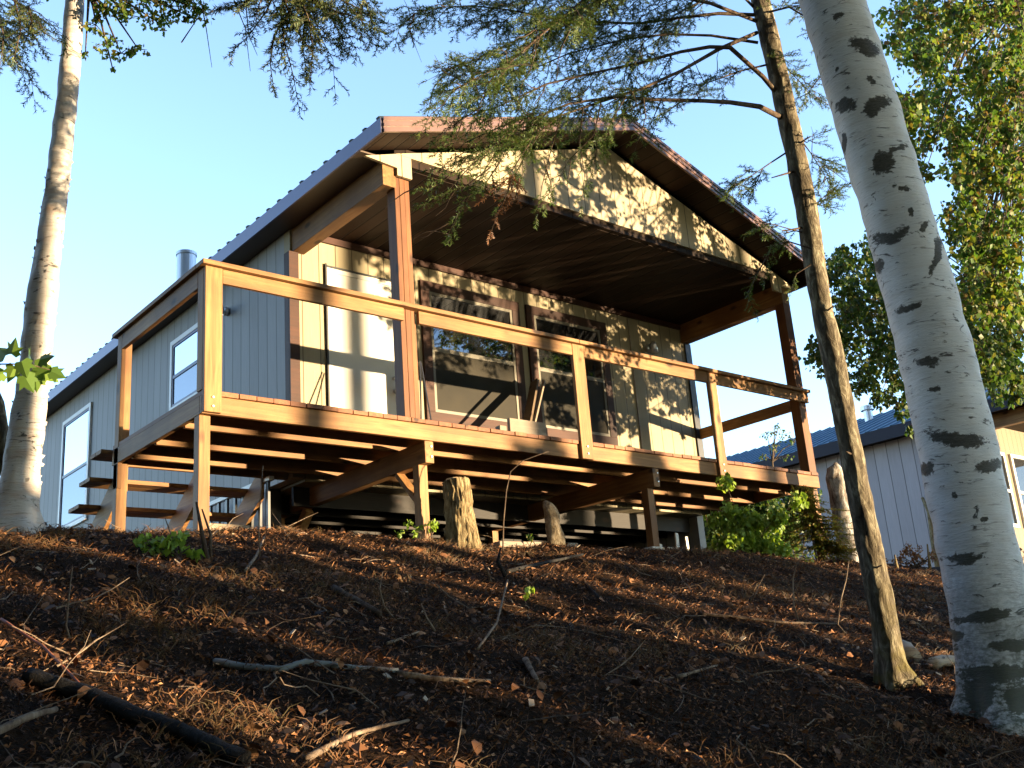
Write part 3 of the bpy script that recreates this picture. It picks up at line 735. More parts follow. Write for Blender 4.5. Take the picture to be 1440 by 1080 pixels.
for _ in range(90):
    h = random.uniform(.84, 1.); i = int(h*330); a = random.uniform(0, 6.28); l = random.uniform(.8, 3.0)
    src = PP[i]; e = src+Vector((math.cos(a)*l, math.sin(a)*l, random.uniform(.9, 2.6))); cr.clump(e, .5, 70, .08, src)
cr.build(big, LEAFB)

# --- slim fir
fb = gh(1255, 962)
fir = thing('fir_tree', 'slim dark fir trunk with bare stubs between the deck and the thick birch', 'tree', tuple(fb))
ft, FP, FR = trunk('trunk', [(1275, 1010, 60), (1262, 966, 50), (1252, 930, 40), (1243, 869, 37), (1225, 783, 36), (1207, 689, 33), (1189, 594, 31), (1171, 500, 32), (1153, 417, 29), (1131, 278, 30), (1102, 139, 28), (1069, 0, 26), (1030, -160, 22), (990, -330, 17), (950, -500, 12)], fb, FIRB, fir, 40, 400, .07, fur=.06, flare=.45)
cr = Crown()
def P2(lst, d0, d1, bow=0.):
    n = len(lst); return [at(x, y, d0+(d1-d0)*i/(n-1)+bow*math.sin(math.pi*i/(n-1))) for i, (x, y) in enumerate(lst)]
def fd(y):                                                    # depth of the fir trunk at that height
    q = min(FP, key=lambda p: abs(proj(p)[1]-y)); return (q-C).dot(FW)
kw = dict(per=330, nl=.021, nw=.0027)
cr.limb(P2([(1102, 167), (1069, 150), (1027, 144), (990, 142), (915, 140), (865, 136), (800, 146), (745, 168), (700, 195)], fd(167), 5.1), .017, start=.3, step=.10, skip=.3, **kw)
cr.limb(P2([(1094, 133), (1073, 108), (1027, 67), (998, 66), (957, 73), (894, 90), (832, 103), (769, 118), (700, 150), (650, 165)], fd(133), 5.9), .016, start=.3, step=.09, skip=.25, **kw)
cr.limb(P2([(1064, 46), (1011, 69), (957, 100), (902, 125), (848, 142), (790, 162), (720, 190), (668, 215)], fd(46), 4.9), .013, start=.3, step=.11, skip=.3, **kw)
cr.limb(P2([(1060, 21), (1011, 19), (957, 25), (898, 33), (832, 31), (773, 25), (715, 14), (665, 8), (619, 10), (570, 22)], fd(21), 6.3), .012, start=.22, **kw)
cr.limb(P2([(1064, 30), (1000, 5), (930, -10), (850, 0), (780, 30), (715, 62), (660, 88), (625, 98)], fd(30), 5.4), .012, start=.2, **kw)
cr.limb(P2([(1050, -30), (980, -60), (900, -40), (820, 0), (760, 50), (720, 85), (640, 125)], fd(-30), 5.0), .012, start=.3, **kw)
cr.limb(P2([(1045, -60), (960, -70), (880, -50), (800, -25), (740, 5), (690, 45)], fd(-60), 6.5), .012, start=.35, **kw)
cr.limb(P2([(1066, 60), (1000, 50), (940, 48), (880, 55), (800, 75), (720, 110), (645, 150)], fd(60), 6.6), .010, start=.3, **kw)
cr.limb(P2([(1060, 10), (1040, -10), (1000, -5), (950, 20), (905, 60), (880, 90)], fd(10), 6.4), .009, start=.3, **kw)
cr.limb(P2([(1083, 90), (1040, 100), (985, 120), (930, 110)], fd(90), 6.2), .007, start=.25, sec=(.15, .3), **kw)
cr.limb(P2([(1105, 215), (1085, 228), (1060, 245), (1030, 262)], fd(215), 6.2), .006, sec=(.12, .22), start=.45, **kw)
cr.limb(P2([(1068, 20), (1110, 10), (1160, 40), (1185, 60)], fd(20), 6.2), .008, sec=(.15, .3), start=.2, **kw)
cr.limb(P2([(1110, 175), (1140, 215), (1162, 250)], fd(175), 6.3), .006, sec=(.12, .25), start=.3, **kw)
cr.limb(P2([(1135, 290), (1150, 285), (1172, 265)], fd(290), 6.2), .005, sec=(.12, .22), start=.1, **kw)
cr.limb(P2([(1140, 330), (1110, 322), (1085, 315), (1070, 312)], fd(330), 6.0), .005, sec=(.1, .2), start=.3, **kw)
cr.limb(P2([(1080, 80), (1105, 95), (1140, 130)], fd(80), 6.4), .006, sec=(.15, .3), start=.1, **kw)
# hanging sprays in front of the gable
for q, d in (([(735, 168), (700, 210), (672, 255), (650, 285), (634, 330)], 5.0), ([(720, 175), (690, 215), (650, 240), (610, 262)], 4.95), ([(760, 160), (740, 215), (720, 255), (700, 290)], 5.05),
             ([(790, 160), (775, 210), (762, 262), (755, 308)], 5.1), ([(820, 150), (815, 200), (822, 245), (818, 290)], 5.1), ([(700, 200), (660, 235), (620, 280), (592, 290)], 4.9), ([(845, 145), (835, 190), (800, 225), (782, 260)], 5.1),
             ([(905, 138), (908, 165), (900, 190), (892, 214)], 5.3), ([(880, 136), (860, 170), (850, 200)], 5.3), ([(770, 158), (735, 190), (700, 215), (660, 222)], 5.2), ([(740, 165), (700, 180), (655, 200), (640, 215)], 5.2), ([(800, 150), (760, 185), (735, 225), (735, 250)], 5.0), ([(930, 140), (915, 175), (925, 200)], 5.4)):
    cr.spray([at(x, y, d+.03*i) for i, (x, y) in enumerate(q)], .004, ln=(.05, .13), step=.022, skip=.3, per=330, nl=.019, nw=.0027)
for q, d in (([(1142, 350), (1110, 340), (1085, 345), (1078, 370), (1075, 395)], 5.9), ([(1078, 362), (1062, 390), (1052, 415), (1062, 440)], 5.9), ([(1140, 372), (1120, 385), (1112, 410)], 6.0)):
    cr.spray([at(x, y, d) for x, y in q], .005, ln=(.05, .12), step=.014, per=330, nl=.017, nw=.0027, start=.3)
for q, d in (([(700, 200), (665, 225), (640, 232), (600, 240)], 4.95), ([(690, 235), (655, 262), (625, 275), (596, 284)], 4.9), ([(705, 225), (680, 262), (660, 275), (640, 310), (630, 330)], 4.95), ([(745, 200), (720, 240), (700, 255)], 5.), ([(640, 240), (612, 262), (590, 268)], 4.9), ([(765, 225), (775, 260), (768, 290)], 5.1), ([(840, 190), (838, 220), (828, 262)], 5.15), ([(650, 170), (640, 200), (615, 215)], 5.0)):
    cr.spray([at(x, y, d+.03*i) for i, (x, y) in enumerate(q)], .004, ln=(.05, .12), step=.02, skip=.25, per=360, nl=.02, nw=.003)
dsp = Crown()
for q in ([(722, 245), (712, 275), (700, 300), (690, 328)], [(722, 245), (700, 262), (680, 280)], [(730, 250), (725, 280), (712, 290)]): dsp.spray([at(x, y, 5.0) for x, y in q], .004, ln=(.03, .08), step=.012, per=260, nl=.016, nw=.004)
dsp.build(fir, LEAFR, nm='dead_spray')
# bare dead twigs
bv = [Vector(v) for v in cr.w.v[::7]]
for _ in range(110):
    q = [random.choice(bv)]; d = Vector((random.gauss(0, 1), random.gauss(0, 1), random.gauss(-.2, .6))).normalized()
    for j in range(4): q.append(q[-1]+d*random.uniform(.03, .09)); d = (d+Vector((random.gauss(0, .35), random.gauss(0, .35), random.gauss(0, .3)))).normalized()
    cr.w.tube(q, [.0035, .003, .0022, .0016, .001], 4, cap=False)
for px, py, ex, ey in ((1118, 205, 1140, 192), (1160, 440, 1172, 430), (1200, 640, 1190, 635), (1130, 320, 1100, 325), (1228, 800, 1240, 795), (1120, 240, 1085, 250)):
    cr.w.tube([at(px, py, fd(py)-.02), at(ex, ey, fd(py)-.12)], [.008, .003], 5)
cr.build(fir, NEED, TWIG)

# --- left birch
lb = gh(22, 745)
lbt = thing('birch_tree', 'slender birch with peeling warm bark at the left edge of the photo', 'tree', tuple(lb))
def peel(w):
    for _ in range(90):
        i = random.randrange(4, len(LP)-1) if LP else 0
LP = []
tr_, LP, LR = trunk('trunk', [(14, 790, 78), (20, 748, 64), (26, 700, 52), (33, 640, 50), (44, 560, 42), (50, 500, 40), (57, 430, 40), (71, 330, 33), (80, 260, 31), (87, 200, 30), (98, 100, 27), (105, 0, 25), (113, -120, 22), (120, -260, 18), (128, -420, 12)], lb, BIRCH2, lbt, 26, 190, .13, flare=.35)
w = MB()
for _ in range(150):                                            # curling bark flakes
    i = random.randrange(6, 120); a = random.uniform(0, 6.28); c = LP[i]; r = LR[i]
    rd = Vector((math.cos(a), math.sin(a), 0)); tg = Vector((-rd.y, rd.x, 0)); o = c+rd*r*.96; s_ = random.uniform(.006, .017); h = random.uniform(.004, .016)
    w.quad(o-tg*s_-Vector((0, 0, h)), o+tg*s_*.3+rd*.012+Vector((0, 0, -h*.6)), o+tg*s_*.6+rd*s_*1.3+Vector((0, 0, h)), o-tg*s_+Vector((0, 0, h)))
kind(w.build('bark_flakes', BIRCH2, lbt), 'stuff')
w = MB(); w.tube([onv(8, 660, lb)+Vector((0, .1, 0)), onv(8, 600, lb)+Vector((0, .1, 0)), onv(4, 560, lb)+Vector((0, .12, 0)), onv(-6, 530, lb)+Vector((0, .12, 0))], [.05, .045, .04, .03], 12, .2); w.build('side_stem', FIRB, lbt, smooth=True)
cr = Crown()
ld = (LP[100]-C).dot(FW)+.4
for x, y, r, n in [(a_, b_, c_*1.1, d_*2) for a_, b_, c_, d_ in ((150, 15, .10, 45), (185, 22, .13, 60), (220, 30, .10, 40), (240, 8, .12, 55), (150, 60, .10, 42), (170, 75, .07, 24), (195, 70, .06, 18), (135, 35, .07, 22), (265, 22, .05, 14), (285, 15, .08, 26), (205, 0, .13, 60), (160, -20, .2, 90), (240, -30, .2, 90), (60, -50, .2, 80), (120, 75, .03, 6), (158, 95, .02, 4), (275, 5, .08, 30))]:
    cr.clump(at(x, y, ld), r, n, .034, LP[150] if y < 0 else at(125, -10, ld), twigs=5)
for _ in range(26):
    a = random.uniform(0, 6.28); l = random.uniform(.5, 1.4); src = random.choice(LP[168:]); cr.clump(src+Vector((math.cos(a)*l, math.sin(a)*l, random.uniform(.2, 1.2))), .35, 70, .045, src)
cr.build(lbt, LEAFB)
# maple sprig held against the trunk
mp = thing('maple_sapling', 'maple sprig with broad green leaves crossing in front of the left birch', 'plant', tuple(gh(-40, 800)))
def maple_leaf(w, P, a, n, s):
    a = a.normalized(); n = (n-a*n.dot(a)).normalized(); b = n.cross(a); k = len(w.v)
    pr = [(0, 0), (.32, -.12), (.55, .15), (.42, .28), (.62, .62), (.30, .55), (.22, .72), (0, 1.1), (-.22, .72), (-.30, .55), (-.62, .62), (-.42, .28), (-.55, .15), (-.32, -.12)]
    w.v.append(tuple(P+a*s*.4)); w.v += [tuple(P+b*u*s+a*v*s-n*abs(u)*s*.25) for u, v in pr]
    for i in range(14): w.f.append((k, k+1+i, k+1+(i+1) % 14)); w.mi.append(0)
w = MB(); stem = MB(); dm = (lb-C).dot(FW)-.5
g0 = gh(-60, 830); stem.tube([g0, at(-50, 700, dm), at(-25, 560, dm), at(0, 512, dm), at(40, 512, dm), at(70, 520, dm)], [.012, .01, .007, .005, .004, .002], 6)
for x, y, s_, ax, ay in ((8, 500, .10, -.6, -.4), (30, 508, .10, .3, .6), (48, 515, .11, .9, .2), (60, 520, .10, .8, .7), (20, 515, .09, -.3, .8), (5, 525, .08, -.8, .3), (40, 505, .08, .3, -.8), (72, 522, .08, 1, .5), (34, 528, .10, .5, .9), (16, 498, .09, .2, -.6), (56, 506, .09, .9, -.2), (50, 530, .08, .1, 1), (-15, 510, .1, -1, 0)):
    maple_leaf(w, at(x, y, dm+random.gauss(0, .04)), RT*ax-UP*ay+FW*random.gauss(0, .3), -FW+UP*random.uniform(.2, 1)+RT*random.gauss(0, .4), s_)
w.build('leaves', leafm('maple leaves', [(.05, .10, .02), (.10, .17, .03), (.16, .24, .04)], .35), mp); stem.build('stem', TWIG, mp, smooth=True)

# --- right edge birch and its crown
rb_ = onv(1500, 830, at(1500, 830, 10)); rb_.z = gz(rb_.x, rb_.y)
ret = thing('birch_tree', 'pinkish birch trunk cut by the right edge of the photo with a yellow green crown', 'tree', tuple(rb_))
tr_, RP, RRr = trunk('trunk', [(1525, 900, 44), (1500, 760, 36), (1480, 560, 32), (1462, 380, 29), (1450, 200, 27), (1441, 90, 26), (1436, 0, 24), (1428, -150, 20), (1420, -320, 13)], rb_, BIRCH2, ret, 22, 120, .1)
cr = Crown()
dd = lambda: random.uniform(9.5, 13)
def field(reg, n, rr, ln, size, tree, src, lo=9.5, hi=13):
    ln = int(ln*1.2); size *= 1.2; n = int(n*.85); rr = (rr[0]*1.15, rr[1]*1.25)
    for _ in range(n):
        x0, y0, x1, y1 = reg; x = random.uniform(x0, x1); y = random.uniform(y0, y1); d = random.uniform(lo, hi)
        tree.clump(at(x, y, d), random.uniform(*rr), ln, size, src if random.random() < .35 else None, 5)
S_ = RP[90]
field((1262, 0, 1440, 130), 100, (.12, .26), 62, .05, cr, S_)
field((1255, -120, 1520, 0), 30, (.2, .35), 70, .055, cr, S_)
field((1345, 130, 1440, 340), 96, (.12, .24), 60, .05, cr, RP[70])
field((1258, 130, 1340, 190), 26, (.10, .2), 55, .05, cr, S_)
field((1285, 190, 1350, 240), 12, (.08, .16), 45, .05, cr, S_)
field((1330, 240, 1370, 320), 11, (.08, .14), 36, .05, cr, RP[70])
field((1352, 320, 1440, 440), 60, (.14, .26), 60, .05, cr, RP[60])
field((1440, 0, 1600, 420), 40, (.2, .4), 60, .06, cr, S_)
cr.build(ret, LEAFB)
bg_ = at(1310, 760, 15); bg_.z = -1.05
bgt = thing('poplar_tree', 'dark leafy tree behind the thick birch reaching over the neighbouring roof', 'tree', tuple(bg_))
tr_, BP, BR = trunk('trunk', [(1375, 830, 30), (1350, 700, 26), (1325, 560, 24), (1288, 410, 20), (1262, 300, 16), (1238, 210, 10)], bg_, FIRB, bgt, 14, 60, .15)
cr = Crown(); S_ = BP[28]
field((1172, 340, 1275, 455), 80, (.14, .26), 56, .055, cr, S_, 12, 15)
field((1150, 455, 1275, 520), 36, (.14, .26), 56, .055, cr, S_, 12, 15)
field((1190, 520, 1280, 570), 20, (.12, .2), 46, .055, cr, S_, 12, 15)
field((1255, 560, 1295, 600), 4, (.08, .14), 26, .055, cr, S_, 12, 14)
field((1345, 400, 1440, 530), 95, (.14, .28), 60, .055, cr, BP[36], 11, 14)
field((1385, 530, 1440, 556), 12, (.08, .16), 34, .055, cr, S_, 11, 13)
field((1395, 556, 1430, 575), 2, (.06, .1), 18, .05, cr, S_, 11, 12)
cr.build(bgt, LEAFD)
# broken birch snag beyond the deck corner
sb = onv(1188, 800, at(1188, 770, 12)); 
sn = thing('birch_snag', 'broken mottled birch snag just beyond the right corner of the deck', 'dead tree', tuple(sb))
trunk('trunk', [(1196, 820, 34), (1192, 770, 31), (1184, 720, 28), (1178, 690, 26), (1172, 660, 22), (1170, 655, 12)], sb, SNAG, sn, 18, 40, .3)
# thin tree top seen through the open railing
q0 = at(1082, 700, 20); q0.z = -1.05
ty = thing('sapling_tree', 'faint bare topped sapling seen through the right bay of the railing', 'tree', tuple(q0))
w = MB(); w.tube([q0, at(1086, 650, 20), at(1090, 600, 20)], [.05, .02, .006], 6); w.build('trunk', TWIG, ty, smooth=True)
cr = Crown()
for x, y, r, n in ((1078, 608, .12, 14), (1100, 612, .14, 16), (1088, 632, .16, 18), (1118, 622, .12, 12), (1095, 600, .1, 8), (1072, 640, .1, 8), (1108, 640, .1, 8)): cr.clump(at(x, y, 20), r*1.5, n*2, .05, at(1086, 650, 20), 4)
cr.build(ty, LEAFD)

# --- spruce at top left, trunk outside the frame
sp0 = at(-420, 800, 6.5); sp0.z = gz(sp0.x, sp0.y)
spt = thing('spruce_tree', 'spruce whose drooping branches hang into the top left of the photo', 'tree', tuple(sp0))
tp = at(-380, -60, 6.5); w = MB(); w.tube([sp0, (sp0+tp)/2, tp, tp+Vector((0, 0, 3))], [.16, .13, .10, .02], 14, .1); w.build('trunk', FIRB, spt, smooth=True)
cr = Crown(); kw = dict(per=330, nl=.019, nw=.0027)
cr.limb([at(-380, -120, 6.5), at(-200, -90, 5.8), at(-60, -40, 5.2), at(20, 0, 5), at(50, 30, 5)], .02, start=.45, droop=.6, **kw)
cr.limb([at(-380, -60, 6.5), at(-200, -30, 5.8), at(-80, 0, 5.3), at(-10, 25, 5.1), at(20, 60, 5)], .018, start=.5, droop=.6, **kw)
cr.limb([at(-380, -260, 6.5), at(-100, -230, 5.6), at(150, -150, 4.9), at(330, -70, 4.6), at(420, -10, 4.5), at(480, 20, 4.5)], .024, start=.68, droop=.5, step=.05, **kw)
cr.limb([at(150, -150, 4.9), at(300, -110, 4.6), at(450, -60, 4.5), at(520, 0, 4.5)], .012, start=.5, droop=.4, step=.06, **kw)
for q in ([(400, -20), (395, 20), (400, 60), (412, 105), (420, 150)], [(420, -10), (435, 30), (440, 70), (436, 120)], [(440, 0), (465, 25), (480, 50), (488, 78)], [(390, -20), (375, 15), (350, 50), (325, 74)], [(410, 10), (385, 50), (380, 90), (385, 125)], [(370, -20), (350, 0), (318, 12), (300, 15)], [(450, -20), (480, 0), (505, 12), (510, 30)],
          [(400, 0), (415, 40), (440, 75), (430, 110)], [(410, -10), (430, 15), (455, 45), (470, 60)], [(395, -10), (405, 40), (395, 80)], [(430, 20), (425, 60), (430, 100)],
          [(380, -30), (365, 5), (355, 35)], [(20, 0), (30, 40), (20, 80)], [(-5, 10), (5, 50), (0, 95)], [(50, 20), (60, 45), (78, 55)], [(40, 10), (45, 30), (35, 60)]):
    cr.spray([at(x, y, 4.55+random.gauss(0, .12)) for x, y in q], .005, ln=(.05, .13), step=.013, per=340, nl=.018, nw=.0026)
for q in ([(280, -10), (290, 40), (298, 95)], [(325, -10), (345, 40), (352, 100)], [(345, 0), (350, 50), (362, 78)], [(255, 60), (275, 30), (290, 10)], [(480, 55), (500, 50), (505, 38)]):
    cr.w.tube([at(x, y, 4.6) for x, y in q], [.003, .002, .001], 4, cap=False)
cr.build(spt, NEEDB)

# ------------------------------------------------------------------ stumps, logs, plants by the crest
def bpos(px, py, y=None): P = gh(px, py) if y is None else onp(px, py, 1, y); return P
s0 = onp(646, 752, 1, -.32); s0.z = gz(s0.x, s0.y)
stp = thing('tree_stump', 'tall cut stump with furrowed bark in front of the middle deck post', 'stump', tuple(s0))
trunk('bark', [(652, 775, 52), (650, 752, 46), (647, 730, 41), (644, 700, 38), (640, 676, 37)], s0, STUMPB, stp, 90, 70, .12, fur=.16, flare=.12)
q = onv(640, 675, s0); w = MB(); w.tube([q-Vector((0, 0, .01)), q+Vector((0, 0, .008))], [.082, .078], 24, .1); w.build('cut_top', plain('cut wood end', (.4, .27, .15), .8, 0, 14, .3), stp)
s1 = onp(778, 760, 1, -.3); s1.z = gz(s1.x, s1.y)
st2 = thing('birch_stump', 'thin broken birch stump with a jagged top beneath the deck', 'stump', tuple(s1))
trunk('bark', [(784, 775, 27), (780, 755, 24), (777, 735, 21), (773, 718, 20), (767, 709, 12), (763, 707, 4)], s1, bark('old stump bark', (.06, .04, .025), (.17, .13, .08), (.3, .25, .18), (16, 16, 9)), st2, 18, 30, .3)

def logo(nm, a, b, r, mat, label, cat, r2=None, wob=.2, mid=None):
    w = MB(); pts = [Vector(a)]+([Vector(q) for q in mid] if mid else [])+[Vector(b)]
    n = len(pts); P = []
    for i in range(n-1):
        for j in range(6): P.append(pts[i].lerp(pts[i+1], j/6)+Vector((0, 0, r*.25*noise.noise(pts[i]*3+Vector((j, 0, 0))))))
    P.append(pts[-1]); r2 = r2 if r2 is not None else r*.8; m_ = len(P)-1
    w.tube(P, [r+(r2-r)*i/m_ for i in range(m_+1)], 12, wob); return tag(w.build(nm, mat, smooth=True), label, cat)
def gp(px, py, up=.0): P = gh(px, py); P.z += up; return P
ENDS = birch('log birch bark', (.34, .28, .2), brown=.6)
logo('firewood_log', gp(1282, 930, .03), gp(1262, 918, .05), .055, ENDS, 'short pale cut log lying right against the slim fir base', 'log')
logo('firewood_log', gp(1312, 940, .03), gp(1352, 936, .03), .034, ENDS, 'small round log lying between the fir base and the thick birch', 'log')
logo('fallen_branch', gp(302, 935, .012), gp(560, 948, .012), .014, birch('thin birch branch bark', (.17, .18, .17), brown=.9), 'long pale birch branch lying on the slope at mid left', 'branch', .009, .3, [gp(345, 943, .012), gp(395, 947, .014), gp(430, 938, .02), gp(480, 943, .015)])
logo('fallen_branch', gp(560, 952, .012), gp(690, 962, .012), .012, DEAD, 'grey branch continuing right of the pale birch branch', 'branch', .006, .3, [gp(620, 960, .012)])
logo('fallen_branch', gp(38, 962, .02), gp(345, 1078, .02), .028, DARKB, 'long black rotten branch crossing the lower left corner', 'branch', .022, .2, [gp(110, 985, .03), gp(190, 1020, .03), (gp(260, 1045, .03))])
logo('fallen_branch', gp(0, 890, .05), gp(125, 985, .02), .006, wood('red stick', 0, (.4, .14, .06), (.25, .08, .04), False), 'thin reddish stick slanting down at the left edge', 'stick', .005, .2, [gp(60, 930, .05)])
logo('fallen_branch', gp(-20, 1052, .03), gp(78, 1012, .03), .013, DEAD, 'thick tan stick in the bottom left corner', 'stick', .008, .2, [gp(35, 1030, .04)])
logo('fallen_branch', gp(430, 1078, .02), gp(575, 1022, .02), .010, DEAD, 'long brown stick at the bottom edge left of the middle', 'stick', .005, .2, [gp(500, 1048, .035)])
logo('fallen_branch', gp(672, 916, .01), gp(716, 845, .12), .006, DEAD, 'bent pale twig rising from the middle of the slope', 'stick', .005, .2, [gp(700, 890, .05)])
logo('fallen_branch', gp(712, 808, .02), gp(820, 785, .03), .016, DARKB, 'dark branch lying just below the small birch stump', 'branch', .009, .2)
logo('fallen_branch', gp(470, 832, .02), gp(535, 870, .02), .018, TWIG, 'dark root like branch on the slope below the middle of the deck', 'branch', .012, .3)
logo('fallen_branch', gp(985, 868, .02), gp(1180, 882, .02), .010, TWIG, 'thin dark branch lying along the slope left of the fir trunk', 'branch', .006, .3, [gp(1030, 872, .02), gp(1100, 880, .02)])
logo('fallen_branch', gp(1208, 848, .02), gp(1335, 852, .02), .010, DARKB, 'dark stick on the slope between fir and thick birch', 'branch', .006, .3)
logo('fallen_branch', gp(955, 958, .02), gp(1010, 945, .03), .009, DEAD, 'short reddish stick on the lower right slope', 'stick', .004, .3)
logo('fallen_branch', gp(345, 808, .02), gp(372, 768, .06), .009, DEAD, 'pale curved stick at the crest right of the leafy weed', 'stick', .006, .2, [gp(360, 795, .05)])
logo('fallen_branch', gp(545, 912, .02), gp(590, 898, .03), .007, DEAD, 'short pale forked twig on the mid slope', 'stick', .004, .3)
logo('fallen_branch', gp(740, 935, .02), gp(757, 966, .02), .014, DEAD, 'broken stub of wood on the slope right of the middle', 'stick', .008, .4)
logo('fallen_branch', gp(845, 848, .02), gp(812, 812, .02), .009, DARKB, 'thin curved dark stick below the second deck beam', 'stick', .006, .3)
lg = onp(690, 757, 1, -.15); l2 = onp(800, 764, 1, -.15)
w = MB(); w.beam(Vector((lg.x, -.2, gz(lg.x, -.2)+.03)), Vector((l2.x, -.2, gz(l2.x, -.2)+.02)), .14, .05); tag(w.build('plank', GREYB, bevel=.004), 'weathered plank lying on the ground by the small birch stump', 'plank')
w = MB(); a = onp(290, 748, 1, .5); b2 = onp(352, 748, 1, .5); w.box(a.x, b2.x, .5, .54, -1.05, a.z+.07); tag(w.build('plank', GREYB, bevel=.004), 'pale board on edge on the ground under the left corner of the deck', 'plank')
# footing blocks and rubble under the deck
w = MB(); w.box(4.74, 5.12, .02, .25, -1.12, -.985); tag(w.build('concrete_block', CONC, bevel=.01), 'flat concrete block at the foot of the right front deck post', 'block')
w = MB(); w.box(.02, .2, 1.2, 1.35, -1.1, -.98); tag(w.build('concrete_block', CONC, bevel=.015), 'small white stone block under the back left corner of the deck', 'block')
for i, (x, y, zt_, ww, lab) in enumerate(((5.35, .5, -.86, .05, 'small white stake leaning under the deck right of the right post'), (5.55, .7, -.82, .03, 'thin pale stake standing behind the concrete block under the deck'), (5.95, .6, -.74, .035, 'bluish scrap board stake left of the bright shrub'), (6.1, .9, -.64, .05, 'tall white scrap stake just left of the bright shrub'), (4.35, .9, -.9, .09, 'low white scrap board left of the right deck post'), (4.15, .8, -.93, .06, 'tiny pale scrap left of the right deck post'))):
    w = MB(); w.beam((x, y, -1.1), (x+random.uniform(-.06, .06), y+.02, zt_), ww, .02, up=(0, 1, 0)); tag(w.build('scrap_stake', WHITE), lab, 'stake')

def plant(nm, px, py, y, label, cat, mat, blobs, stems, size, wm=TWIG, lf=True, grp=None):
    """blobs: (px, py, radius m, leaves)"""
    b0 = onp(px, py, 1, y) if y is not None else gh(px, py); b0.z = gz(b0.x, b0.y)
    t = thing(nm, label, cat, tuple(b0), grp); cr = Crown()
    for x, yy, r, n in blobs:
        e = onv(x, yy, b0)+Vector((0, random.gauss(0, .08), 0)); mid = (b0+e)/2+Vector((random.gauss(0, .03), 0, .04)); cr.w.tube([b0+Vector((random.gauss(0, .03), random.gauss(0, .03), 0)), mid, e], [.005, .004, .002], 4, cap=False)
        cr.leaves(e, r, n, size)
    cr.build(t, mat, wm, 'leaves'); return t
plant('shrub', 1058, 785, -.25, 'bright green leafy shrub lit by the sun under the right end of the deck', 'shrub', LEAFL,
      [(random.gauss(1058, 24), random.gauss(742, 19), .10, 90) for _ in range(34)]+[(1040, 775, .12, 120), (1075, 775, .12, 120), (1020, 770, .1, 90)], 5, .055)
jt = thing('cedar_sapling', 'yellow green young cedar with rusty patches beside the right deck post', 'shrub', tuple(gh(1150, 790)))
cr = Crown(); jb = onp(1150, 795, 1, -.35)
for _ in range(150):
    t_ = random.random(); x = 1122+t_*32+random.gauss(0, 4); y = 682+t_*95; l = 12+30*t_
    a = random.uniform(-1.0, .6); e = (x+l*math.cos(a)*random.choice((-1, 1, 1)), y-l*math.sin(a)*.5+8)
    b1 = onv(x, y, jb); e1 = onv(*e, jb)+Vector((0, random.gauss(0, .12), 0)); cr.spray([b1, (b1+e1)/2, e1], .003, ln=(.03, .08), step=.014, per=240, nl=.02, nw=.007)
cr.w.tube([Vector((jb.x, jb.y, gz(jb.x, jb.y))), onv(1135, 720, jb), onv(1122, 680, jb)], [.012, .007, .003], 6)
for x, y in ((1140, 735), (1160, 750), (1155, 770), (1165, 735), (1130, 700), (1180, 765)): cr.leaves(onv(x, y, jb), .12, 90, .028)
cr.build(jt, LEAFJ, nm='leaves')
random.seed(21)
for nm_, px_, lab_ in (('bush', 1000, 'dark bush in the shadow beyond the underside of the deck, left of the bright shrub'), ('bush', 1055, 'dark bush filling the shade directly behind the bright green shrub'), ('bush', 1110, 'dark bush behind the yellow green cedar under the deck corner')):
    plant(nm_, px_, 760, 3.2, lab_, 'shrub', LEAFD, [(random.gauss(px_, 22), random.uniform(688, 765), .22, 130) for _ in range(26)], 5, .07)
plant('weed', 1215, 800, -.3, 'scrubby yellowing weeds at the foot of the slim fir trunk near the crest', 'plant', LEAFJ, [(random.uniform(1150, 1225), random.uniform(765, 792), .07, 30) for _ in range(14)], 5, .03)
plant('weed', 1290, 800, -.3, 'reddish dry brush at the crest in front of the neighbouring house', 'plant', LEAFR, [(random.uniform(1240, 1325), random.gauss(783, 9), .06, 26) for _ in range(22)], 5, .03)
plant('weed', 1430, 800, -1.5, 'red leaved brush at the right edge beside the thick birch', 'plant', LEAFR, [(random.uniform(1425, 1475), random.uniform(745, 800), .07, 24) for _ in range(12)], 5, .035)
plant('weed', 245, 786, None, 'low leafy green weed on the crest under the left corner of the deck', 'plant', LEAFL, [(random.uniform(205, 278), random.uniform(752, 780), .05, 16) for _ in range(14)], 5, .05)
plant('weed', 598, 752, -.35, 'small leafy sprig at the left foot of the tall stump', 'plant', LEAFL, [(random.gauss(600, 14), random.gauss(737, 7), .035, 10) for _ in range(8)], 5, .04)
plant('weed', 745, 840, None, 'low sprout with yellow green leaves in the middle of the slope', 'plant', LEAFL, [(722, 832, .03, 6), (742, 836, .04, 10), (735, 826, .02, 4)], 5, .04)
plant('weed', 752, 765, -.35, 'tiny grey green sprout left of the small birch stump', 'plant', LEAFD, [(751, 752, .03, 12), (745, 756, .02, 8)], 5, .03)
plant('weed', 1105, 790, -.5, 'low dark ferny growth beneath the bright shrub', 'plant', LEAFD, [(random.uniform(1000, 1140), random.uniform(778, 795), .07, 26) for _ in range(16)], 5, .03)
def sapl(pts, r, label, mat=DEAD, leaf=None):
    b0 = gh(*pts[0]); P = [b0]+[onv(x, y, b0) for x, y in pts[1:]]; n = len(P)
    w = MB(); w.tube(P, [r*(1-.6*i/(n-1)) for i in range(n)], 6, .2); o = w.build('twig', mat, smooth=True); tag(o, label, 'twig')
    return o, P
sapl([(707, 778), (708, 735), (712, 690), (718, 663), (735, 648), (756, 640), (772, 635)], .007, 'tall thin sapling bending over in the middle below the deck edge', TWIG)
sapl([(756, 640), (766, 645), (770, 656)][::-1], .003, 'small drooping fork at the tip of the bent sapling', TWIG) if False else None
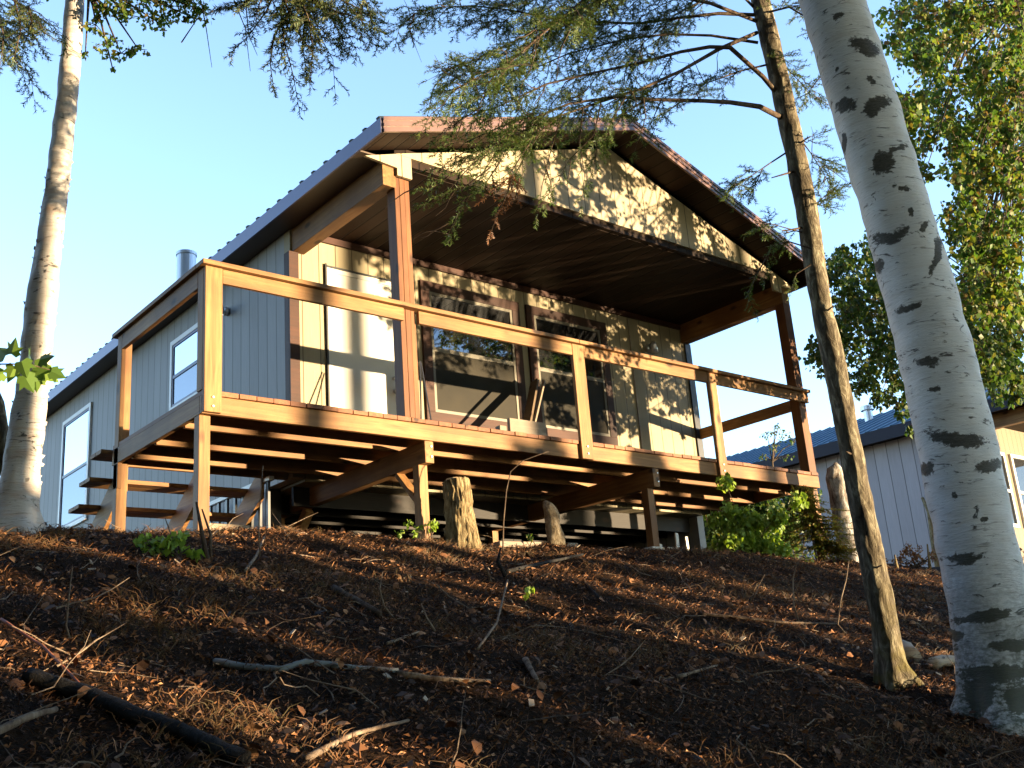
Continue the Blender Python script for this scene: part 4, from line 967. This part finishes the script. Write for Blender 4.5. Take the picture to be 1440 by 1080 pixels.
sapl([(1124, 878), (1116, 850), (1115, 815), (1120, 795), (1132, 778)], .007, 'bare wavy stem on the right slope, left one of two', DEAD)
sapl([(1190, 892), (1178, 878), (1182, 845), (1190, 815), (1194, 788)], .007, 'bare wavy stem on the right slope just left of the fir trunk', DEAD)
sapl([(98, 900), (93, 880), (97, 840), (102, 796)], .005, 'thin bare stem standing on the left slope below the birch', DEAD)
sapl([(555, 872), (540, 852), (534, 828), (538, 804)], .006, 'curved bare stem on the slope below the first deck beam', DEAD)
sapl([(612, 888), (600, 868), (592, 848)], .006, 'short curved bare stem right of the curved one on the mid slope', DEAD)
sapl([(1248, 838), (1240, 800), (1236, 770)], .004, 'thin brown weed stalk right of the fir trunk at the crest', TWIG)
sapl([(366, 790), (364, 745), (366, 700), (370, 655)], .005, 'thin straight sapling in front of the stair treads', DEAD)
sapl([(292, 790), (283, 745), (276, 706)], .016, 'dark forked dead sapling in front of the left corner post', TWIG)
sapl([(296, 788), (296, 752), (284, 716)], .011, 'second dark stem of the dead sapling clump by the left corner post', TWIG)
sapl([(250, 785), (240, 750), (232, 728)], .006, 'slanting dry stalk in the green weed at left', DEAD)
sapl([(722, 800), (728, 780), (726, 764)], .006, 'short red stalk beside the bent sapling', TWIG)
sapl([(690, 820), (685, 800), (678, 790)], .010, 'short dead root stub in the middle just below the crest', TWIG)
sapl([(712, 812), (700, 790), (704, 770)], .016, 'thick dark root clump at the foot of the bent sapling', DARKB)
sapl([(1262, 800), (1258, 780)], .02, 'small cut post behind the fir trunk', STUMPB); sapl([(1308, 800), (1304, 765)], .022, 'pale cut stem standing in the brush before the neighbouring house', STUMPB)
q = onp(1314, 775, 0, NX-.3); w = MB(); w.tube([(q.x, q.y, q.z-1), q, onp(1306, 720, 0, NX-.25), onp(1297, 700, 0, NX-.15)], [.05, .045, .04, .03], 8, .2); tag(w.build('pole', STUMPB, smooth=True), 'grey crooked pole leaning on the side wall of the neighbouring house', 'pole')

# ------------------------------------------------------------------ the wood downhill (outside the picture, casts the shade)
SD = Vector((math.sin(math.radians(148)), math.cos(math.radians(148)), 0))
def conifer_proto():
    t = thing('young_fir', 'unseen young fir that shades the slope and blocks skylight', 'tree', (0, 0, 0), 'young firs down the slope')
    w = MB(); w.tube([(0, 0, -.3), (0, 0, 3), (0, 0, 5.6)], [.09, .05, .01], 8); w.build('trunk', FIRB, t, smooth=True)
    cr = Crown(); 
    for i in range(54):
        h = .5+5.0*i/54; R_ = 1.45*(1-h/5.8)+.08; a = i*2.4+random.gauss(0, .3)
        for k in range(3):
            b = a+k*2.1; d = Vector((math.cos(b), math.sin(b), -.15)); L = R_*random.uniform(.7, 1.15)
            o = Vector((0, 0, h)); cr.w.tube([o, o+d*L], [.012, .004], 3, cap=False)
            for j in range(int(12+L*26)):
                u = random.uniform(.15, 1); p = o+d*L*u; e = p+Vector((random.gauss(0, .16), random.gauss(0, .16), random.gauss(-.04, .05))); sd = Vector((random.gauss(0, 1), random.gauss(0, 1), random.gauss(0, 1))).normalized()*.06
                n = len(cr.V); cr.V += [tuple(p-sd), tuple(p+sd), tuple(e+sd), tuple(e-sd)]; cr.F.append((n, n+1, n+2, n+3))
    cr.build(t, NEED); return t
def tall_proto():
    t = thing('forest_birch', 'tall birch on the slope behind the photographer', 'tree', (0, 0, 0), 'tall birches down the slope')
    w = MB(); w.tube([(0, 0, -.4), (.05, 0, 4), (.15, .05, 9), (.1, .1, 15)], [.14, .12, .09, .02], 10, .1); w.build('trunk', BIRCH2, t, smooth=True)
    cr = Crown()
    for i in range(70):
        h = random.uniform(5.5, 15); a = random.uniform(0, 6.28); L = random.uniform(.5, 2.4)*(1-.5*abs(h-10)/6); cr.clump((math.cos(a)*L, math.sin(a)*L, h+.4), random.uniform(.25, .5), 46, .09, (.1, .05, h-.3), 4)
    cr.build(t, LEAFD); return t
def copy_thing(o, loc, rz, s):
    r = o.copy(); COL.objects.link(r)
    for ch in o.children:
        c_ = ch.copy(); COL.objects.link(c_); c_.parent = r
    r.location = loc; r.rotation_euler = (0, 0, rz); r.scale = (s, s, s); return r
def place(proto, spots):
    for i, (x, y, top) in enumerate(spots):
        z = gbase(x, y); hh = proto['h']; s = (top-z)/hh
        if i == 0: proto.location = (x, y, z); proto.scale = (s, s, s)
        else: copy_thing(proto, (x, y, z), random.uniform(0, 6.28), s)
yf = conifer_proto(); yf['h'] = 5.6; tb = tall_proto(); tb['h'] = 15.
PU = Vector((-SD.y, SD.x, 0))
def up_sun(u, dist): return Vector((2.2, -2.5, 0))+SD*dist+PU*(u-2.2)
LOWT = []
def low(u0, u1, n, lim, sp, d0=10, d1=17):
    for i in range(n):
        u = u0+(u1-u0)*(i+.5)/n+random.gauss(0, .15); dist = random.uniform(d0, d1); b = up_sun(u, dist)
        LOWT.append((b.x, b.y, lim-.07*dist+random.uniform(-sp, sp)))
low(-5, 1.0, 6, -1.35, .35, 9, 13); low(1.2, 4.4, 4, -1.3, .12, 9, 13); low(4.6, 5.5, 3, -.1, .25); low(9, 11, 6, .5, .4)
low(-4, 4.5, 5, -2.0, .3, 7.5, 10); low(4.6, 5.4, 2, -.5, .25, 8, 12); low(8.8, 10.5, 4, -.4, .3, 8, 12)
for x, y, tp in ((-8.5, -8.5, 9), (-8, -4.5, 8), (-11, -1, 10), (-7, -12, 9), (-13, -6, 11), (-10.5, 3.5, 9), (-4.5, -14.5, 8), (-14, 2, 11), (-7.2, -1.2, 4.5), (-9, -12, 10)): LOWT.append((x, y, tp))  # added unseen firs, scaled up to block skylight from the west
place(yf, LOWT)
TALL = []
for u, dist, top in ((-3.6, 15, 14), (-1.2, 19, 17), (9.6, 28, 21), (11.8, 32, 24), (7.6, 34, 25), (-6, 20, 15)):
    b = up_sun(u, dist); TALL.append((b.x, b.y, gbase(b.x, b.y)+top))
place(tb, TALL)
# added unseen trunk towards the sun, shaped to shade the thick birch
lt = thing('forest_birch', 'added unseen leaning trunk that shades the thick birch', 'tree', tuple(PP[0]+SD*5), 'tall birches down the slope')
off = SD*5-PU*.14+Vector((0, 0, -.35)); w = MB(); w.tube([p+off for p in PP[::6]], [r*1.05 for r in RR[::6]], 16); w.build('trunk', BIRCH2, lt, smooth=True)
# unseen canopy added behind the photographer to block skylight
def canopy_proto():
    t = thing('shade_fir', 'unseen tall dark fir whose high crown blocks the skylight', 'tree', (0, 0, 0), 'unseen firs blocking the skylight')
    w = MB(); w.tube([(0, 0, -1), (.06, 0, 4), (0, .05, 8), (0, 0, 20)], [.15, .12, .11, .03], 10, .1); w.build('trunk', FIRB, t, smooth=True)
    cr = Crown()
    for i in range(150):
        h = 10.6+9.2*i/150; L0 = 3.6*(1-(h-10)/11)+.3; a = i*2.4
        for k in range(2):
            b = a+k*3+random.gauss(0, .3); d = Vector((math.cos(b), math.sin(b), -.12)); L = L0*random.uniform(.7, 1.1); o = Vector((0, 0, h))
            cr.w.tube([o, o+d*L], [.03, .008], 3, cap=False)
            for j in range(int(L*16)):
                u = random.uniform(.12, 1); p = o+d*L*u; e = p+Vector((random.gauss(0, .28), random.gauss(0, .28), random.gauss(-.06, .06))); sd = Vector((random.gauss(0, 1), random.gauss(0, 1), random.gauss(0, .5))).normalized()*.05
                n = len(cr.V); cr.V += [tuple(p-sd), tuple(p+sd), tuple(e+sd), tuple(e-sd)]; cr.F.append((n, n+1, n+2, n+3))
    cr.build(t, NEED); return t
cf = canopy_proto(); cf['h'] = 20.
CAN = []
for x, y in ((-8, -2), (-9, -6.5), (-6.5, -9.5), (-10.5, -11), (-3.5, -12), (-.5, -10.8), (-6, -15), (2.5, -12.5), (6, -11.5), (10.6, -9.2), (13, -8), (1, -16.5), (7, -16), (12, -13), (-9, 3), (-13, -1), (17, -10), (-3, -18), (4, -9.5), (-2.5, -8.8), (8.7, -12.9), (14, -15), (3, -19), (10, -17), (20, -13), (-11, -15)):
    CAN.append((x, y, 15+random.uniform(-1.5, 2)))
b = up_sun(4.55, 21); CAN.append((b.x, b.y, 15)); b = up_sun(2.5, 22); CAN.append((b.x, b.y, 15))
CAN = [c for c in CAN[:-2] if not .7 < 2.2+(Vector((c[0]-2.2, c[1]+2.5, 0))).dot(PU) < 8.8]+CAN[-2:]
place(cf, CAN)
for o in COL.objects:
    if 'h' in o.keys(): del o['h']

# ------------------------------------------------------------------ light
EL = -4.0
wd = bpy.data.worlds.new('World'); SC.world = wd; wd.use_nodes = True; nt = wd.node_tree
sky = nt.nodes.new('ShaderNodeTexSky'); sky.sky_type = 'NISHITA'; sky.sun_disc = False
sky.sun_elevation = math.radians(18); sky.sun_rotation = math.radians(148); sky.air_density = 1.; sky.dust_density = 0.; sky.ozone_density = 2.1
nt.links.new(sky.outputs[0], nt.nodes['Background'].inputs[0]); nt.nodes['Background'].inputs[1].default_value = .113
ld_ = bpy.data.lights.new('sun', 'SUN'); ld_.energy = 5.0; ld_.angle = math.radians(.5); ld_.color = (1, .76, .46)
so = bpy.data.objects.new('sun', ld_); COL.objects.link(so)
dv = Vector((SD.x*math.cos(math.radians(EL)), SD.y*math.cos(math.radians(EL)), math.sin(math.radians(EL))))
so.rotation_euler = dv.to_track_quat('Z', 'Y').to_euler(); so.location = (10, -10, 12)
SC.view_settings.view_transform = 'Standard'; SC.view_settings.look = 'None'; SC.view_settings.exposure = 2.4; SC.view_settings.gamma = 1
SC.cycles.max_bounces = 6; SC.cycles.transparent_max_bounces = 4
